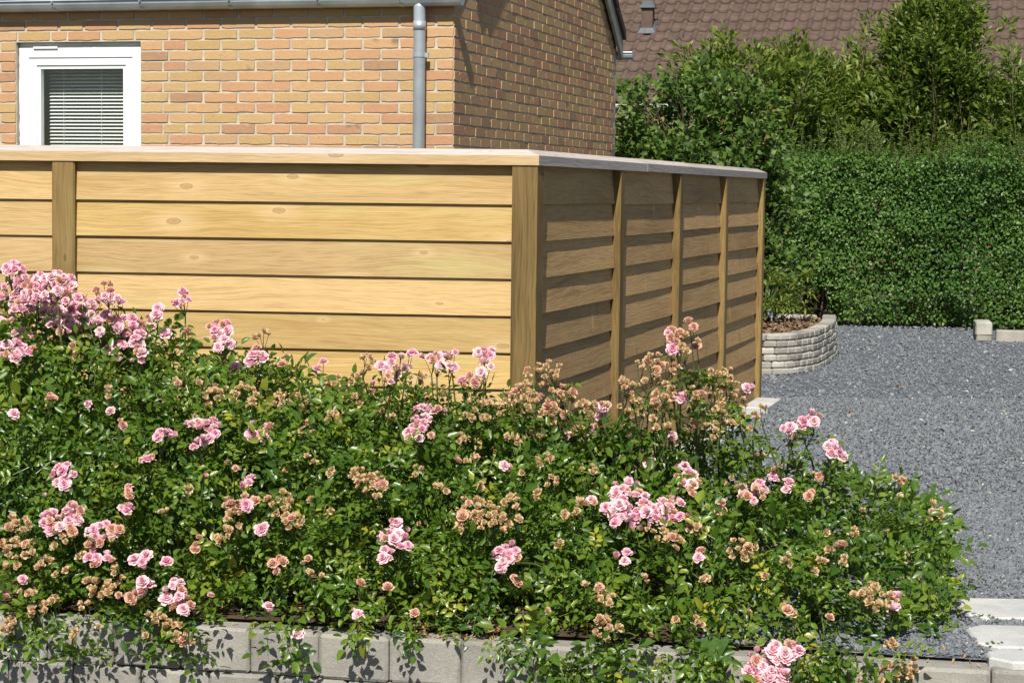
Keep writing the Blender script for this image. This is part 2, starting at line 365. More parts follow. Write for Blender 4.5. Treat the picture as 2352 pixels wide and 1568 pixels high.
# retaining wall line (front face), heading slightly towards the camera on the right
WTH = R(11); WD = Vector((math.cos(WTH), -math.sin(WTH), 0)); WN = Vector((math.sin(WTH), math.cos(WTH), 0))
W0 = atZ(840, 1459, -0.008); W0.z = 0
def wpt(s, t, z): return W0 + WD * s + WN * t + Vector((0, 0, z))
def wst(P): q = P - W0; return q.dot(WD), q.dot(WN)
sheet('street', [(-600, -300), (600, -300), (600, 700), (-600, 700)], -0.62, M['street'])
# terrace behind the retaining wall
g = MB(); a, b = wpt(-6, 0.16, 0), wpt(9, 0.16, 0); c, d = wpt(9, 400, 0), wpt(-200, 400, 0); e = wpt(-200, 0.16, 0); h = wpt(200, 0.16, 0); i_ = wpt(200, 400, 0)
V = [e, h, i_, d]; g.add([(p.x, p.y, -0.03) for p in V] + [(p.x, p.y, -0.66) for p in V], [(0, 1, 2, 3), (0, 4, 5, 1)])
structure(obj('ground', g.mesh('ground', M['lawn'])))

# ---- fence geometry (needed by gravel too)
FTH, GTH = R(7.6), R(16.3)
FD = Vector((math.cos(FTH), -math.sin(FTH), 0)); FN = Vector((-math.sin(FTH), -math.cos(FTH), 0))   # front run, outward normal
GD = Vector((math.sin(GTH), math.cos(GTH), 0)); GN = Vector((math.cos(GTH), -math.sin(GTH), 0))     # side run
def mitre(o):                                         # offset o from both lines at the corner
    A = np.array([[FN.x, FN.y], [GN.x, GN.y]]); s = np.linalg.solve(A, [o, o]); return Vector((s[0], s[1], 0))
CAPZ = atY(1236, 380, 7.38).z
OC = atY(1236, 380, 7.38); OC.z = 0
FC = OC - mitre(0.042)                                # where the two board planes meet
def fpt(s, o, z): return FC + FD * s + FN * o + Vector((0, 0, z))
def gpt(s, o, z): return FC + GD * s + GN * o + Vector((0, 0, z))

# gravel yard to the right of the side run and beyond
q0 = wpt(0.95, 0.085, 0); q1 = wpt(60, 0.085, 0)
pts = [(q0.x, q0.y), (q1.x, q1.y), (60, 25), (6.2, 18.4), (4.33, 18.97), (3.21, 19.5), (1.6, 20.2), (FC.x - 1, 20.2), (FC.x, FC.y)]
sheet('gravel_yard', pts, 0.0, M['gravel'])
bp = [wpt(-4.5, 0.075, 0), wpt(1.35, 0.075, 0), wpt(1.2, 0.9, 0), fpt(0.02, 0.04, 0), fpt(-4.5, 0.04, 0)]
sheet('planting_bed', [(p.x, p.y) for p in bp], 0.004, M['soil'])
# stones of the gravel: nearest part as real stones
oct_V = np.array([(1, 0, 0), (0, 1, 0), (-1, 0, 0), (0, -1, 0), (0, 0, 0.7), (0, 0, -0.6), (.65, .6, .25)], float)
oct_F = [(4, 0, 6), (4, 6, 1), (0, 1, 6), (4, 1, 2), (4, 2, 3), (4, 3, 0), (5, 1, 0), (5, 2, 1), (5, 3, 2), (5, 0, 3)]
SLABBOX = []
for ul, v0, v1 in ((2187, 1358, 1415), (2213, 1420, 1485), (2262, 1474, 1522)):
    pa, pb = atZ(ul, v0, 0.03), atZ(ul, v1, 0.03); SLABBOX.append((pa.x + 0.01, pa.x + 1, pb.y + 0.065, pa.y - 0.03))
def pebbles():
    sets = []
    def region(y0, y1, dens, size, seed):
        n = int(dens * (y1 - y0) * 4.0); Y = rng.uniform(y0, y1, n)
        wf0 = FC.x + (Y - FC.y) * math.tan(GTH); lo = np.where(Y > FC.y, np.where(Y > 12.4, wf0 - 0.7, wf0 + 0.05), 0.1); X = lo + rng.uniform(0, 1, n) * 4.0
        keep = X < 1.75 * 0 + 0.30 * Y + 0.35
        wf = FC.x + (Y - FC.y) * math.tan(GTH)
        keep &= ~((Y > FC.y - 0.05) & (Y < 12.4) & (X < wf + 0.05))
        tt = (X - W0.x) * WN.x + (Y - W0.y) * WN.y; ss = (X - W0.x) * WD.x + (Y - W0.y) * WD.y
        keep &= (tt > 0.095) & ((ss > 0.95) | (Y > 7.2))
        for bx0, bx1, by0, by1 in SLABBOX: keep &= ~((X > bx0) & (X < bx1) & (Y > by0) & (Y < by1))
        X, Y = X[keep], Y[keep]; n = len(X)
        x = rng.normal(size=(n, 3)); z = rng.normal(size=(n, 3)) * 0.5 + np.array([0, 0, 1.0])
        s = size * rng.lognormal(0, 0.35, n); Mx = frames(x, z, s)
        Mx[:, :, 1] *= rng.uniform(0.55, 1, (n, 1))
        T = np.stack([X, Y, 0.004 + s * 0.15 * rng.uniform(0.2, 2.2, n)], 1)
        sets.append((oct_V, oct_F, Mx, T, rng.uniform(0, 1, n)))
    region(5.3, 8.5, 11000, 0.0062, 1); region(8.5, 12.5, 3000, 0.0085, 2); region(12.5, 19.4, 700, 0.010, 3)
    return sets
stuff(obj('gravel_stones', scatter('gravel stones', pebbles(), M['pebble'])))
bpy.data.objects['gravel_stones']['label'] = 'loose blue grey gravel covering the yard'

# ================================================================== RETAINING WALL
wall = thing('retaining_wall', 'low retaining wall of tumbled grey concrete blocks below the rose bushes', 'wall', wpt(0, 0.1, -0.6))
blk = []
for k in range(8):
    rs = random.Random(100 + k); V, F = round_box(0.1045, 0.09, 0.0660, 0.010, 0.0030, rs); blk.append(mesh('block', V, F, M['block'], False))
sj = wst(atZ(752, 1455, -0.03))[0]
for row in range(5):
    z = -0.008 - 0.0660 - row * 0.1335
    for i in range(-14, 14):
        s = sj + 0.105 + i * 0.2105 + (row % 2) * 0.085
        if abs(s) > 3.2: continue
        jz = random.uniform(-0.003, 0.003)
        obj('block', random.choice(blk), wall, wpt(s, 0.09 + random.uniform(-0.005, 0.005), z + jz), -WTH + random.uniform(-0.012, 0.012) + random.choice((0, math.pi)))
fill = MB(); p = [wpt(-3.3, 0.03, 0), wpt(3.3, 0.03, 0), wpt(3.3, 0.165, 0), wpt(-3.3, 0.165, 0)]
fill.add([(v.x, v.y, z) for z in (-0.66, -0.05) for v in p], [(0, 1, 5, 4), (1, 2, 6, 5), (2, 3, 7, 6), (3, 0, 4, 7), (4, 5, 6, 7)])
obj('joint_fill', fill.mesh('joint fill', M['soil']), wall)

# ================================================================== WOODEN FENCE
fence = thing('wooden_fence', 'pale pine lap board fence with square posts and sloped coping boards', 'fence', FC)
PITCHB, BH = 0.137, 0.150
def board_mesh(L, mat, seed, wav):
    rs = random.Random(seed); n = max(4, int(L / 0.16)); V, F = [], []
    ph, am = rs.uniform(0, 6), rs.uniform(0.4, 1.0) * wav
    for i in range(n + 1):
        x = L * i / n; w = am * (math.sin(x * 3.1 + ph) + 0.5 * math.sin(x * 7.7 + ph * 2)); dz = rs.uniform(-1, 1) * wav * 0.25
        V += [(x, -0.017 - w * 0.4, dz), (x, -0.007, dz), (x, 0.006, BH), (x, -0.004, BH)]
    for i in range(n):
        for k in range(4): F.append((4 * i + k, 4 * i + 4 + k, 4 * i + 4 + (k + 1) % 4, 4 * i + (k + 1) % 4)[::-1])
    F += [(0, 1, 2, 3), tuple(4 * n + k for k in (3, 2, 1, 0))]
    return mesh('board', V, F, mat)
def post_mesh(w, d, hgt, seed):
    rs = random.Random(seed); V, F = [], []; n = 6; c = 0.006
    ring = [(-w / 2 + c, 0), (w / 2 - c, 0), (w / 2, c), (w / 2, d), (-w / 2, d), (-w / 2, c)]
    for i in range(n + 1):
        z = hgt * i / n; jx, jy = rs.uniform(-.0012, .0012), rs.uniform(-.0012, .0012)
        V += [(x + jx, y + jy, z) for x, y in ring]
    for i in range(n):
        for k in range(6): F.append((6 * i + k, 6 * i + (k + 1) % 6, 6 * i + 6 + (k + 1) % 6, 6 * i + 6 + k))
    F += [tuple(range(6))[::-1], tuple(6 * n + k for k in range(6))]
    return mesh('post', V, F, M['post'])
# front run posts
def s_front(u): P = atP(u, 500, FC, FN); return (P - FC).dot(FD)
PROUD = 0.040
s_lp = s_front(153)
bay = s_front(1195) - s_lp
fposts = [s_lp, s_lp - bay, s_lp - 2 * bay]
for k, s in enumerate(fposts):
    obj('post', post_mesh(0.09, 0.09, CAPZ - 0.002, 10 + k), fence, fpt(s, PROUD, 0), -FTH)
# corner post: follows both runs
o0, o1 = PROUD, -0.05
A = FC + mitre(o0); Bp = FC + mitre(o1); C1 = A - FD * 0.094; D1 = C1 - FN * 0.09
loop = [C1, A, A + GD * 0.085, A + GD * 0.085 - FD * 0.094]
V = [((p - FC).x, (p - FC).y, z) for z in (0, CAPZ * 0.33, CAPZ * 0.66, CAPZ - 0.002) for p in loop]; F = []
for i in range(3):
    for k in range(4): F.append((4 * i + k, 4 * i + (k + 1) % 4, 4 * i + 4 + (k + 1) % 4, 4 * i + 4 + k))
F += [(3, 2, 1, 0), (12, 13, 14, 15)]
pm = mesh('corner post', V, F, M['post']); obj('post', pm, fence, FC)
# side run posts
def s_side(u): P = atP(u, 500, FC, GN); return (P - FC).dot(GD)
bw = 1.268
gposts = [0.06 + bw * k for k in (1, 2, 3, 4)]
for k, s in enumerate(gposts):
    obj('post', post_mesh(0.075, 0.09, CAPZ - 0.002, 20 + k), fence, gpt(s, PROUD + 0.004, 0), math.pi / 2 - GTH)
# boards
for b in range(3):
    x1 = [-(0.094 - 0.04), fposts[0], fposts[1]][b] - (0.002 if b == 0 else 0.042); x0 = fposts[b] + 0.042
    L = x1 - x0 + 0.0
    for r in range(10):
        obj('board', board_mesh(L, M['board'], 300 + b * 20 + r, 0.0012), fence, fpt(x0, random.uniform(-.001, .001), -0.012 + r * PITCHB + random.uniform(-.002, .002)), -FTH)
edges = [0.05] + gposts
for b in range(4):
    x0 = edges[b] + (0.02 if b == 0 else 0.036); x1 = edges[b + 1] - 0.036; L = x1 - x0
    for r in range(10):
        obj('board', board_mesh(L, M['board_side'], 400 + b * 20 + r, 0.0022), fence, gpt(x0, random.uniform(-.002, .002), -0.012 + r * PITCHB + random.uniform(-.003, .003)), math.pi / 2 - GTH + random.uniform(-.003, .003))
# backing rails (seen only from behind) keep the lap boards together
for b in range(2):
    mb = MB(); mb.box(0, bay - 0.09, 0.012, 0.04, 0, 0.06); obj('rail', mb.mesh('rail', M['post']), fence, fpt(fposts[b] + 0.05 if b == 0 else fposts[b] + 0.05, 0, 0.25), -FTH)
# coping boards
capP = [(0.046, 0), (0.046, 0.036), (-0.015, 0.059), (-0.078, 0.036), (-0.078, 0)]
def coping(Pa, na, Pb, nb, mat, seg=1):
    V = []; 
    for i in range(seg + 1):
        f = i / seg; P = Pa.lerp(Pb, f); n = na.lerp(nb, f) if 0 < i < seg else (na if i == 0 else nb)
        V += [tuple(P + n * o + Vector((0, 0, CAPZ + z)) - Pa) for o, z in capP]
    F = []
    for i in range(seg):
        for k in range(5): F.append((5 * i + k, 5 * i + 5 + k, 5 * i + 5 + (k + 1) % 5, 5 * i + (k + 1) % 5))
    F += [(0, 1, 2, 3, 4), tuple(5 * seg + k for k in (4, 3, 2, 1, 0))]
    return mesh('coping board', V, [f[::-1] for f in F], mat), Pa
mt = mitre(1.0)
def local_cap(Pa, na, Pb, nb, mat, d):
    m, P = coping(Pa, na, Pb, nb, mat)
    rz = math.atan2(d.y, d.x); Ri = Matrix.Rotation(-rz, 3, 'Z')
    for v in m.vertices: v.co = Ri @ v.co
    m.materials.append(M['cap_top'])
    for p in m.polygons: p.material_index = 1 if abs(p.normal.z) > 0.6 and p.center.z > CAPZ else 0
    obj('coping_board', m, fence, P, rz)
local_cap(fpt(-2 * bay, 0, 0), FN, FC, mt, M['cap'], FD)
local_cap(fpt(-4.2 * bay, 0, 0), FN, fpt(-2 * bay - 0.003, 0, 0), FN, M['cap'], FD)
gs = [s_side(1463), s_side(1573), gposts[3] + 0.075]
local_cap(FC + GD * 0.0015, mt, gpt(gs[0], 0, 0), GN, M['cap_grey'], GD)
local_cap(gpt(gs[0] + 0.004, 0.001, 0.001), GN, gpt(gs[1], 0.001, 0.001), GN, M['cap_grey'], GD)
local_cap(gpt(gs[1] + 0.004, -0.001, 0), GN, gpt(gs[2], 0, 0), GN, M['cap_grey'], GD)

# pale slabs set along the foot of the side run
def slab_mesh(L, W, H, cl, seed):
    rs = random.Random(seed); out = [(-L / 2, -W / 2 + cl), (-L / 2 + cl, -W / 2), (L / 2 - cl * .3, -W / 2), (L / 2, -W / 2 + cl * .3), (L / 2, W / 2 - cl * .3), (L / 2 - cl * .3, W / 2), (-L / 2 + cl, W / 2), (-L / 2, W / 2 - cl)]
    out = [(x + rs.uniform(-.002, .002), y + rs.uniform(-.002, .002)) for x, y in out]; n = 8; ch = 0.006
    V = [(x, y, 0) for x, y in out] + [(x, y, H - ch) for x, y in out] + [(x * (1 - ch / L * 2), y * (1 - ch / W * 2), H) for x, y in out]
    F = [tuple(range(16, 24))]
    for r in (0, 8):
        for k in range(n): F.append((r + k, r + (k + 1) % n, r + 8 + (k + 1) % n, r + 8 + k))
    return mesh('slab', V, F, M['slab'])
ordn = ['nearest the fence corner', 'second from the fence corner', 'third from the fence corner', 'fourth from the fence corner', 'at the far fence post']
for k in range(5):
    s = 1.75 + k * 0.72; P = gpt(s, 0.135, -0.01)
    o = obj('edge_slab', slab_mesh(0.56, 0.15, 0.05, 0.02, 60 + k), None, P, math.pi / 2 - GTH + random.uniform(-.03, .03))
    tag(o, 'pale concrete slab at foot of side fence, ' + ordn[k], 'slab', 'slabs along the fence foot')

# three pale slabs in the gravel at lower right
for k, (ul, v0, v1, lab) in enumerate([(2187, 1358, 1415, 'farthest of three pale concrete slabs set in the gravel at right'),
                                       (2213, 1420, 1485, 'middle one of three pale concrete slabs set in the gravel at right'),
                                       (2262, 1474, 1522, 'pale concrete slab in gravel touching the retaining wall, nearest of three')]):
    pa, pb = atZ(ul, v0, 0.03), atZ(ul, v1, 0.03); Wd = (pa.y - pb.y) - 0.085; L = 1.0
    o = obj('stepping_slab', slab_mesh(L, Wd, 0.06, 0.05, 70 + k), None, (pa.x + L / 2 - 0.01, (pa.y + pb.y) / 2 + 0.02, -0.046), R(-1.5 - k))
    tag(o, lab, 'slab', 'stepping slabs in the gravel')

# ================================================================== BRICK HOUSE (left)
HTH = R(15.3); HC = atY(1040, 340, 12.5); HC.z = 0
HX = Vector((math.cos(HTH), -math.sin(HTH), 0)); HY = Vector((math.sin(HTH), math.cos(HTH), 0))
def hpt(x, y, z): return HC + HX * x + HY * y + Vector((0, 0, z))
def hloc(u, v, y=0.0):
    P = atP(u, v, hpt(0, y, 0), HY) - HC; return P.dot(HX), P.z
house = thing('brick_house', 'yellow orange brick house with zinc gutter and small white window', 'house', HC)
HLEN, HDEP, EAVE = 7.0, 4.67, 2.52
wx0, wz1 = hloc(37, 98); wx1 = hloc(323, 98)[0]; wz0 = 1.02
# mortar bodies of the two walls (bricks stand proud of them)
mb = MB()
mb.box(-HLEN, wx0, 0, 0.10, 0, EAVE); mb.box(wx1, 0, 0, 0.10, 0, EAVE); mb.box(wx0, wx1, 0, 0.10, wz1, EAVE); mb.box(wx0, wx1, 0, 0.10, 0, wz0)
wall_f = obj('front_wall', mb.mesh('front wall', M['mortar']), house, hpt(0, 0, 0), -HTH)
TH = R(35); apex = EAVE + HDEP / 2 * math.tan(TH)
V = [(x, y, z) for x in (-0.10, 0) for y, z in ((0.101, 0), (HDEP, 0), (HDEP, EAVE), (HDEP / 2, apex), (0.101, EAVE + 0.101 * math.tan(TH)))]
wall_s = obj('gable_wall', mesh('gable wall', V, [(5, 6, 7, 8, 9), (4, 3, 2, 1, 0), (0, 1, 6, 5), (1, 2, 7, 6), (4, 0, 5, 9)], M['mortar']), house, hpt(0, 0, 0), -HTH)
# brick shapes
def brick_geo(L, Hh, seed):
    rs = random.Random(seed); j = 0.0028
    nx = 5 if L > 0.15 else 3; out = []
    sl = rs.uniform(0.0, 0.005); sr = rs.uniform(0.0, 0.005)
    for i in range(nx + 1):                                           # bottom, slumped ends
        f = i / nx; x = -L / 2 + L * f; x += (sl if i == 0 else 0) - (sr if i == nx else 0); out.append((x, -Hh / 2 + rs.uniform(-j, j) + (0.002 if i in (0, nx) else 0)))
    out.append((L / 2 + rs.uniform(-j, j) * .6, -Hh * 0.1))
    for i in range(nx, -1, -2): f = i / nx; out.append((-L / 2 + L * f + rs.uniform(-j, j) * .5, Hh / 2 + rs.uniform(-j, j) * .5))
    if out[-1][0] > -L / 2 + 0.03: out.append((-L / 2 + 0.001, Hh / 2 - 0.002))
    out.append((-L / 2 + rs.uniform(-j, j) * .6, 0))
    n = len(out); c = 0.0025; t = rs.uniform(-0.002, 0.002)
    V = [(x * (1 - c / L * 2), -0.006 + t, z * (1 - c / Hh * 2)) for x, z in out] + [(x, -0.001, z) for x, z in out] + [(x, 0.03, z) for x, z in out]
    F = [tuple(range(n))]
    for r in (0, n):
        for k in range(n): F.append((r + k, r + n + k, r + n + (k + 1) % n, r + (k + 1) % n))
    return V, F
SIZES = {'s': 0.228, 'h': 0.108, 'q': 0.168}
BG = {k: [brick_geo(L, 0.0585, 1000 + i * 7 + int(L * 1000)) for i in range(10 if k == 's' else 6)] for k, L in SIZES.items()}
BM = {k: [mesh('brick', V, F, M['brick']) for V, F in g_] for k, g_ in BG.items()}
CP = 0.0667; zc0 = 1.27 + (440 - 340) / FPX * 12.5                     # a bed joint seen just above the fence
zc0 = hloc(1035, 335)[1] - 20 * CP
bricks = []                                                            # (wall, kind, x, z)
prevF, prevG = [], []
def pick(k, x, sign, prev, rr):
    opts = [k] + [o for o in ('s', 'h', 'q') if o != k]                # keep the perpends staggered
    for o in opts:
        if all(abs(x + sign * (SIZES[o] + 0.006) - j) > 0.045 for j in prev): return o
    return k
rb = random.Random(5)
for c in range(-2, 62):
    z = zc0 + (c + 0.5) * CP
    if z < 0.05: continue
    # front wall course, laid from the corner to the left
    if z < EAVE - 0.02:
        hit = wz0 < z < wz1 - 0.01
        x = 0.0; k = 'h' if c % 2 else 's'; nowF = []
        while x > -HLEN + 0.3:
            k = pick(k, x, -1, prevF, rb); L = SIZES[k]
            if hit and x - L < wx1 + 0.012 and x > wx0:
                room = x - wx1
                if room > 0.09: bricks.append(('f', 'c', x, z, room - 0.002, c))
                else:
                    w_, k_, x_, z_, L_, c_ = bricks.pop(); tot_ = x_ - wx1 - 0.002
                    if tot_ < 0.25: bricks.append(('f', 'c', x_, z_, tot_, c))
                    else:
                        h_ = (tot_ - 0.0125) / 2; bricks.append(('f', 'c', x_, z_, h_, c)); bricks.append(('f', 'c', x_ - h_ - 0.0125, z_, h_, c))
                x = wx0 - 0.003; k = rb.choice('shq'); continue
            bricks.append(('f', k, x, z, L, c)); x -= L + 0.0125; nowF.append(x + 0.006)
            k = 's' if rb.random() < (0.97 if k == 'h' else 0.86) else 'h'
        prevF = nowF
    # gable course, laid from the corner backwards
    y = 0.0; k = 's' if c % 2 else 'h'; nowG = []
    while y < HDEP - 0.12:
        k = pick(k, y, 1, prevG, rb); L = SIZES[k]
        top = EAVE + min(y + L / 2, HDEP - y - L / 2) * math.tan(TH)
        if y + L > HDEP: k = 'h'; L = SIZES['h']
        if z < top - 0.03 and y + L <= HDEP + 0.01: bricks.append(('g', k, y, z, L, c))
        y += L + 0.0125; nowG.append(y - 0.006); k = 's' if rb.random() < (0.95 if k == 'h' else 0.85) else 'h'
    prevG = nowG
CUT = {}
def cutkey(L): return round(L / 0.006) * 0.006
def place(b):
    w, k, x, z, L, c = b
    if w == 'f': return hpt(x - L / 2, 0, z), -HTH
    return hpt(0, x + L / 2, z), math.pi / 2 - HTH
def proj(P):
    d = P - EYEP; zf = d.dot(CF); return CU + FPX * d.dot(CR) / zf, CV - FPX * d.dot(CUP) / zf
vis = []
for b in bricks:
    P, rz = place(b); u, v = proj(P); inside = -60 < u < 2352 and -30 < v < 372
    vis.append((0 if (inside and b[0] == 'f') else (1 if inside else 2), P.y, b))
order = sorted(range(len(vis)), key=lambda i: (vis[i][0], vis[i][1]))
single = [i for i in order if vis[i][0] < 2][:300]; rest = set(range(len(vis))) - set(single)
rbk = random.Random(8)
for i in single:
    b = vis[i][2]; P, rz = place(b); par = wall_f if b[0] == 'f' else wall_s
    if b[1] == 'c':
        key = cutkey(b[4])
        if key not in CUT: CUT[key] = mesh('brick', *brick_geo(key, 0.0585, int(key * 5000)), M['brick'])
        m = CUT[key]
    else: m = rbk.choice(BM[b[1]])
    obj('brick', m, par, P + Vector((0, 0, rbk.uniform(-.0015, .0015))), rz + rbk.uniform(-.006, .006))
for wname, par in (('f', wall_f), ('g', wall_s)):
    groups = {}
    for i in rest:
        b = vis[i][2]
        if b[0] != wname: continue
        k = b[1] if b[1] != 'c' else ('q' if b[4] > .15 else 'h')
        groups.setdefault((k, rbk.randrange(len(BG[k]))), []).append(place(b))
    sets = []
    for (k, vi), pl in groups.items():
        V, F = BG[k][vi]; Mx = np.array([Matrix.Rotation(rz, 3, 'Z') for P, rz in pl]); T = np.array([P for P, rz in pl])
        T[:, 2] += rng.uniform(-.0015, .0015, len(T)); sets.append((V, F, Mx, T, rng.uniform(0, 1, len(T))))
    if sets: stuff(obj('bricks', scatter('bricks', sets, M['brick_a']), par))
# window
win = obj('window', None) if False else None
def hbox(name, x0, x1, y0, y1, z0, z1, mat, parent, ch=0.0):
    mb = MB(); mb.box(x0, x1, y0, y1, z0, z1, ch); return obj(name, mb.mesh(name, M[mat]), parent, hpt(0, 0, 0), -HTH)
def ring_mesh(x0, x1, z0, z1, w, y0, y1, wt=None):
    wt = wt or w; mb = MB()
    mb.box(x0, x0 + w, y0, y1, z0, z1); mb.box(x1 - w, x1, y0, y1, z0, z1)
    mb.box(x0 + w, x1 - w, y0, y1, z1 - wt, z1); mb.box(x0 + w, x1 - w, y0, y1, z0, z0 + wt); return mb
fx0, fx1, fz1, fz0 = wx0 + 0.014, wx1 - 0.010, wz1 - 0.035, wz0 + 0.02
window = obj('window', ring_mesh(fx0, fx1, fz0, fz1, 0.062, 0.030, 0.11).mesh('window', M['white']), house, hpt(0, 0, 0), -HTH)
obj('sash', ring_mesh(fx0 + 0.060, fx1 - 0.060, fz0 + 0.058, fz1 - 0.058, 0.054, 0.038, 0.10).mesh('sash', M['white']), window, hpt(0, 0, 0), -HTH)
obj('glazing_bead', ring_mesh(fx0 + 0.112, fx1 - 0.112, fz0 + 0.110, fz1 - 0.110, 0.026, 0.048, 0.09).mesh('glazing bead', M['white']), window, hpt(0, 0, 0), -HTH)
gx0, gx1, gz0, gz1 = fx0 + 0.136, fx1 - 0.136, fz0 + 0.134, fz1 - 0.134
hbox('head_strip', wx0 + 0.002, wx1 - 0.002, 0.048, 0.09, fz1 + 0.001, wz1 + 0.03, 'white', window)
hbox('side_strip', wx0 - 0.02, fx0 - 0.001, 0.048, 0.09, wz0, fz1, 'white', window)
hbox('side_strip', fx1 + 0.001, wx1 + 0.02, 0.048, 0.09, wz0, fz1, 'white', window)
hbox('pane', gx0 - 0.01, gx1 + 0.01, 0.066, 0.070, gz0 - 0.01, gz1 + 0.01, 'glass', window)
hbox('vent_strip', fx0 + 0.10, fx0 + 0.275 + 0.0, 0.018, 0.0295, fz1 - 0.006, fz1 + 0.008, 'white', window)
# sealant round the frame, uneven on top
sea = MB()
def blob(pts, r): sea.tube(pts, r, 5)
n = 26
blob([(fx0 + (fx1 - fx0) * i / n, 0.045, fz1 + 0.002 + random.uniform(0, 0.003)) for i in range(n + 1)], [0.006 + (0.006 if random.random() < .15 else 0) + random.uniform(0, .003) for i in range(n + 1)])
blob([(fx1 + 0.002, 0.035, fz0 + (fz1 - fz0) * i / 40) for i in range(41)], [0.006 + random.uniform(-.002, .003) for i in range(41)])
blob([(fx0 - 0.005, 0.035, fz0 + (fz1 - fz0) * i / 40) for i in range(41)], [0.006 + random.uniform(-.002, .003) for i in range(41)])
obj('sealant', sea.mesh('sealant', M['putty'], True), window, hpt(0, 0, 0), -HTH)
# reveal and dark room
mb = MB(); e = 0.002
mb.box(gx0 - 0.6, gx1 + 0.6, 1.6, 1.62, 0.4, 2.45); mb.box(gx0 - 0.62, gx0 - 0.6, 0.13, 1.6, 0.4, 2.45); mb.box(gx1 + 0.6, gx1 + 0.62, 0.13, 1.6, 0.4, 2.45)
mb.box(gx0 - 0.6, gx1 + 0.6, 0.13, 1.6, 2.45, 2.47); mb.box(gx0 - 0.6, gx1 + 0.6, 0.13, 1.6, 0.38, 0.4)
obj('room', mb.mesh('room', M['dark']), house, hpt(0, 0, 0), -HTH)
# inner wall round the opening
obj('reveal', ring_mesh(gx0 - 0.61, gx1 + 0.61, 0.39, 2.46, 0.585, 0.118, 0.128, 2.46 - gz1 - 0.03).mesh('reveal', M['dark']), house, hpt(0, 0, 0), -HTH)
# blind: slats hang a little behind the glass
sm = MB(); BL = gx1 - gx0 + 0.02
V = []; 
for yy, zz in ((-0.0125, -0.0062), (0, 0.0010), (0.0125, 0.0052)): V += [(0, yy, zz), (BL, yy, zz)]
sm.add(V + [(x, y, z - 0.0008) for x, y, z in V], [(0, 1, 3, 2), (2, 3, 5, 4), (7, 6, 8, 9), (9, 8, 10, 11), (0, 6, 7, 1), (4, 5, 11, 10)])
slm = sm.mesh('slat', M['slat'])
zz = gz1 - 0.01; k = 0
while zz > gz0 - 0.02:
    obj('slat', slm, window, hpt(gx0 - 0.01, 0.20, zz), -HTH); zz -= 0.0232; k += 1
for f in (0.16, 0.62):
    mb = MB(); mb.tube([(gx0 + (gx1 - gx0) * f, 0.186, gz0 - 0.03), (gx0 + (gx1 - gx0) * f, 0.186, gz1 + 0.03)], 0.0012, 4); obj('blind_cord', mb.mesh('blind cord', M['slat']), window, hpt(0, 0, 0), -HTH)
# inside: a dark vase on the sill
prof = [(0.03, 0), (0.075, 0.05), (0.085, 0.12), (0.05, 0.2), (0.03, 0.26), (0.045, 0.3)]
# gutter, downpipe
gx, gzb = hloc(1000, 14, -0.10)
def half_gutter(x0, x1, yc, zb, r, mat, name, brs):
    V, F = [], []; n = 9; prof = [(math.cos(a) * r, math.sin(a) * r) for a in np.linspace(math.pi * 0.98, math.pi * 2.02, n)]
    prof = [(-r - 0.006, 0.010), (-r - 0.010, 0.002)] + prof
    inn = [(y * 0.93, z * 0.93) for y, z in prof[2:]][::-1]; P = prof + inn; N = len(P)
    for x in (x0, x1): V += [(x, yc + y, zb + r + z) for y, z in P]
    F = [(k, (k + 1) % N, N + (k + 1) % N, N + k)[::-1] for k in range(N)]
    e = len(V); V += [(x1, yc + y, zb + r + z) for y, z in prof[2:]]; F.append(tuple(range(e, len(V))))
    o = obj(name, mesh(name, V, F, M[mat], False), house, hpt(0, 0, 0), -HTH)
    for bx in brs:
        mb = MB(); pts = [(bx, yc + math.cos(a) * (r + 0.002), zb + r + math.sin(a) * (r + 0.002)) for a in np.linspace(math.pi * 0.95, math.pi * 1.9, 9)]
        for q in range(8):
            a_, b_ = pts[q], pts[q + 1]; mb.add([(bx - .011, a_[1], a_[2]), (bx + .011, a_[1], a_[2]), (bx + .011, b_[1], b_[2]), (bx - .011, b_[1], b_[2])], [(0, 1, 2, 3)])
        mb.tube([(bx, yc - r - 0.004, zb + r - 0.004), (bx, yc - r - 0.014, zb + r - 0.006)], 0.006, 6)
        obj('gutter_bracket', mb.mesh('gutter bracket', M['zinc']), o, hpt(0, 0, 0), -HTH)
    return o
half_gutter(-HLEN, hloc(1058, 14, -0.1)[0], -0.068, gzb, 0.060, 'zinc', 'gutter', [hloc(u, 14, -0.1)[0] for u in (125, 326, 530, 733, 922)])
px = hloc(961, 200, -0.08)[0]
mb = MB(); r = 0.0375
mb.tube([(px, -0.070, gzb + 0.03), (px, -0.070, gzb - 0.005), (px, -0.069, gzb - 0.03), (px, -0.067, gzb - 0.06), (px, -0.066, gzb - 0.09), (px, -0.066, 0.05)], [r * .98, r, r, r, r, r], 20)
mb.tube([(px, -0.066, gzb - 0.145), (px, -0.066, gzb - 0.09)], r + 0.0025, 20)
pipe = obj('downpipe', mb.mesh('downpipe', M['zinc'], True), house, hpt(0, 0, 0), -HTH)
cz = hloc(961, 127, -0.08)[1]; mb = MB(); mb.tube([(px, -0.066, cz - 0.0125), (px, -0.066, cz + 0.0125)], r + 0.004, 20); mb.box(px + r, px + r + 0.022, -0.078, -0.054, cz - 0.014, cz + 0.014); mb.box(px - r - 0.012, px - r, -0.076, -0.056, cz - 0.013, cz + 0.013); mb.box(px - .006, px + .006, -0.05, 0.02, cz - .006, cz + .006)
obj('pipe_clamp', mb.mesh('pipe clamp', M['zinc']), pipe, hpt(0, 0, 0), -HTH)
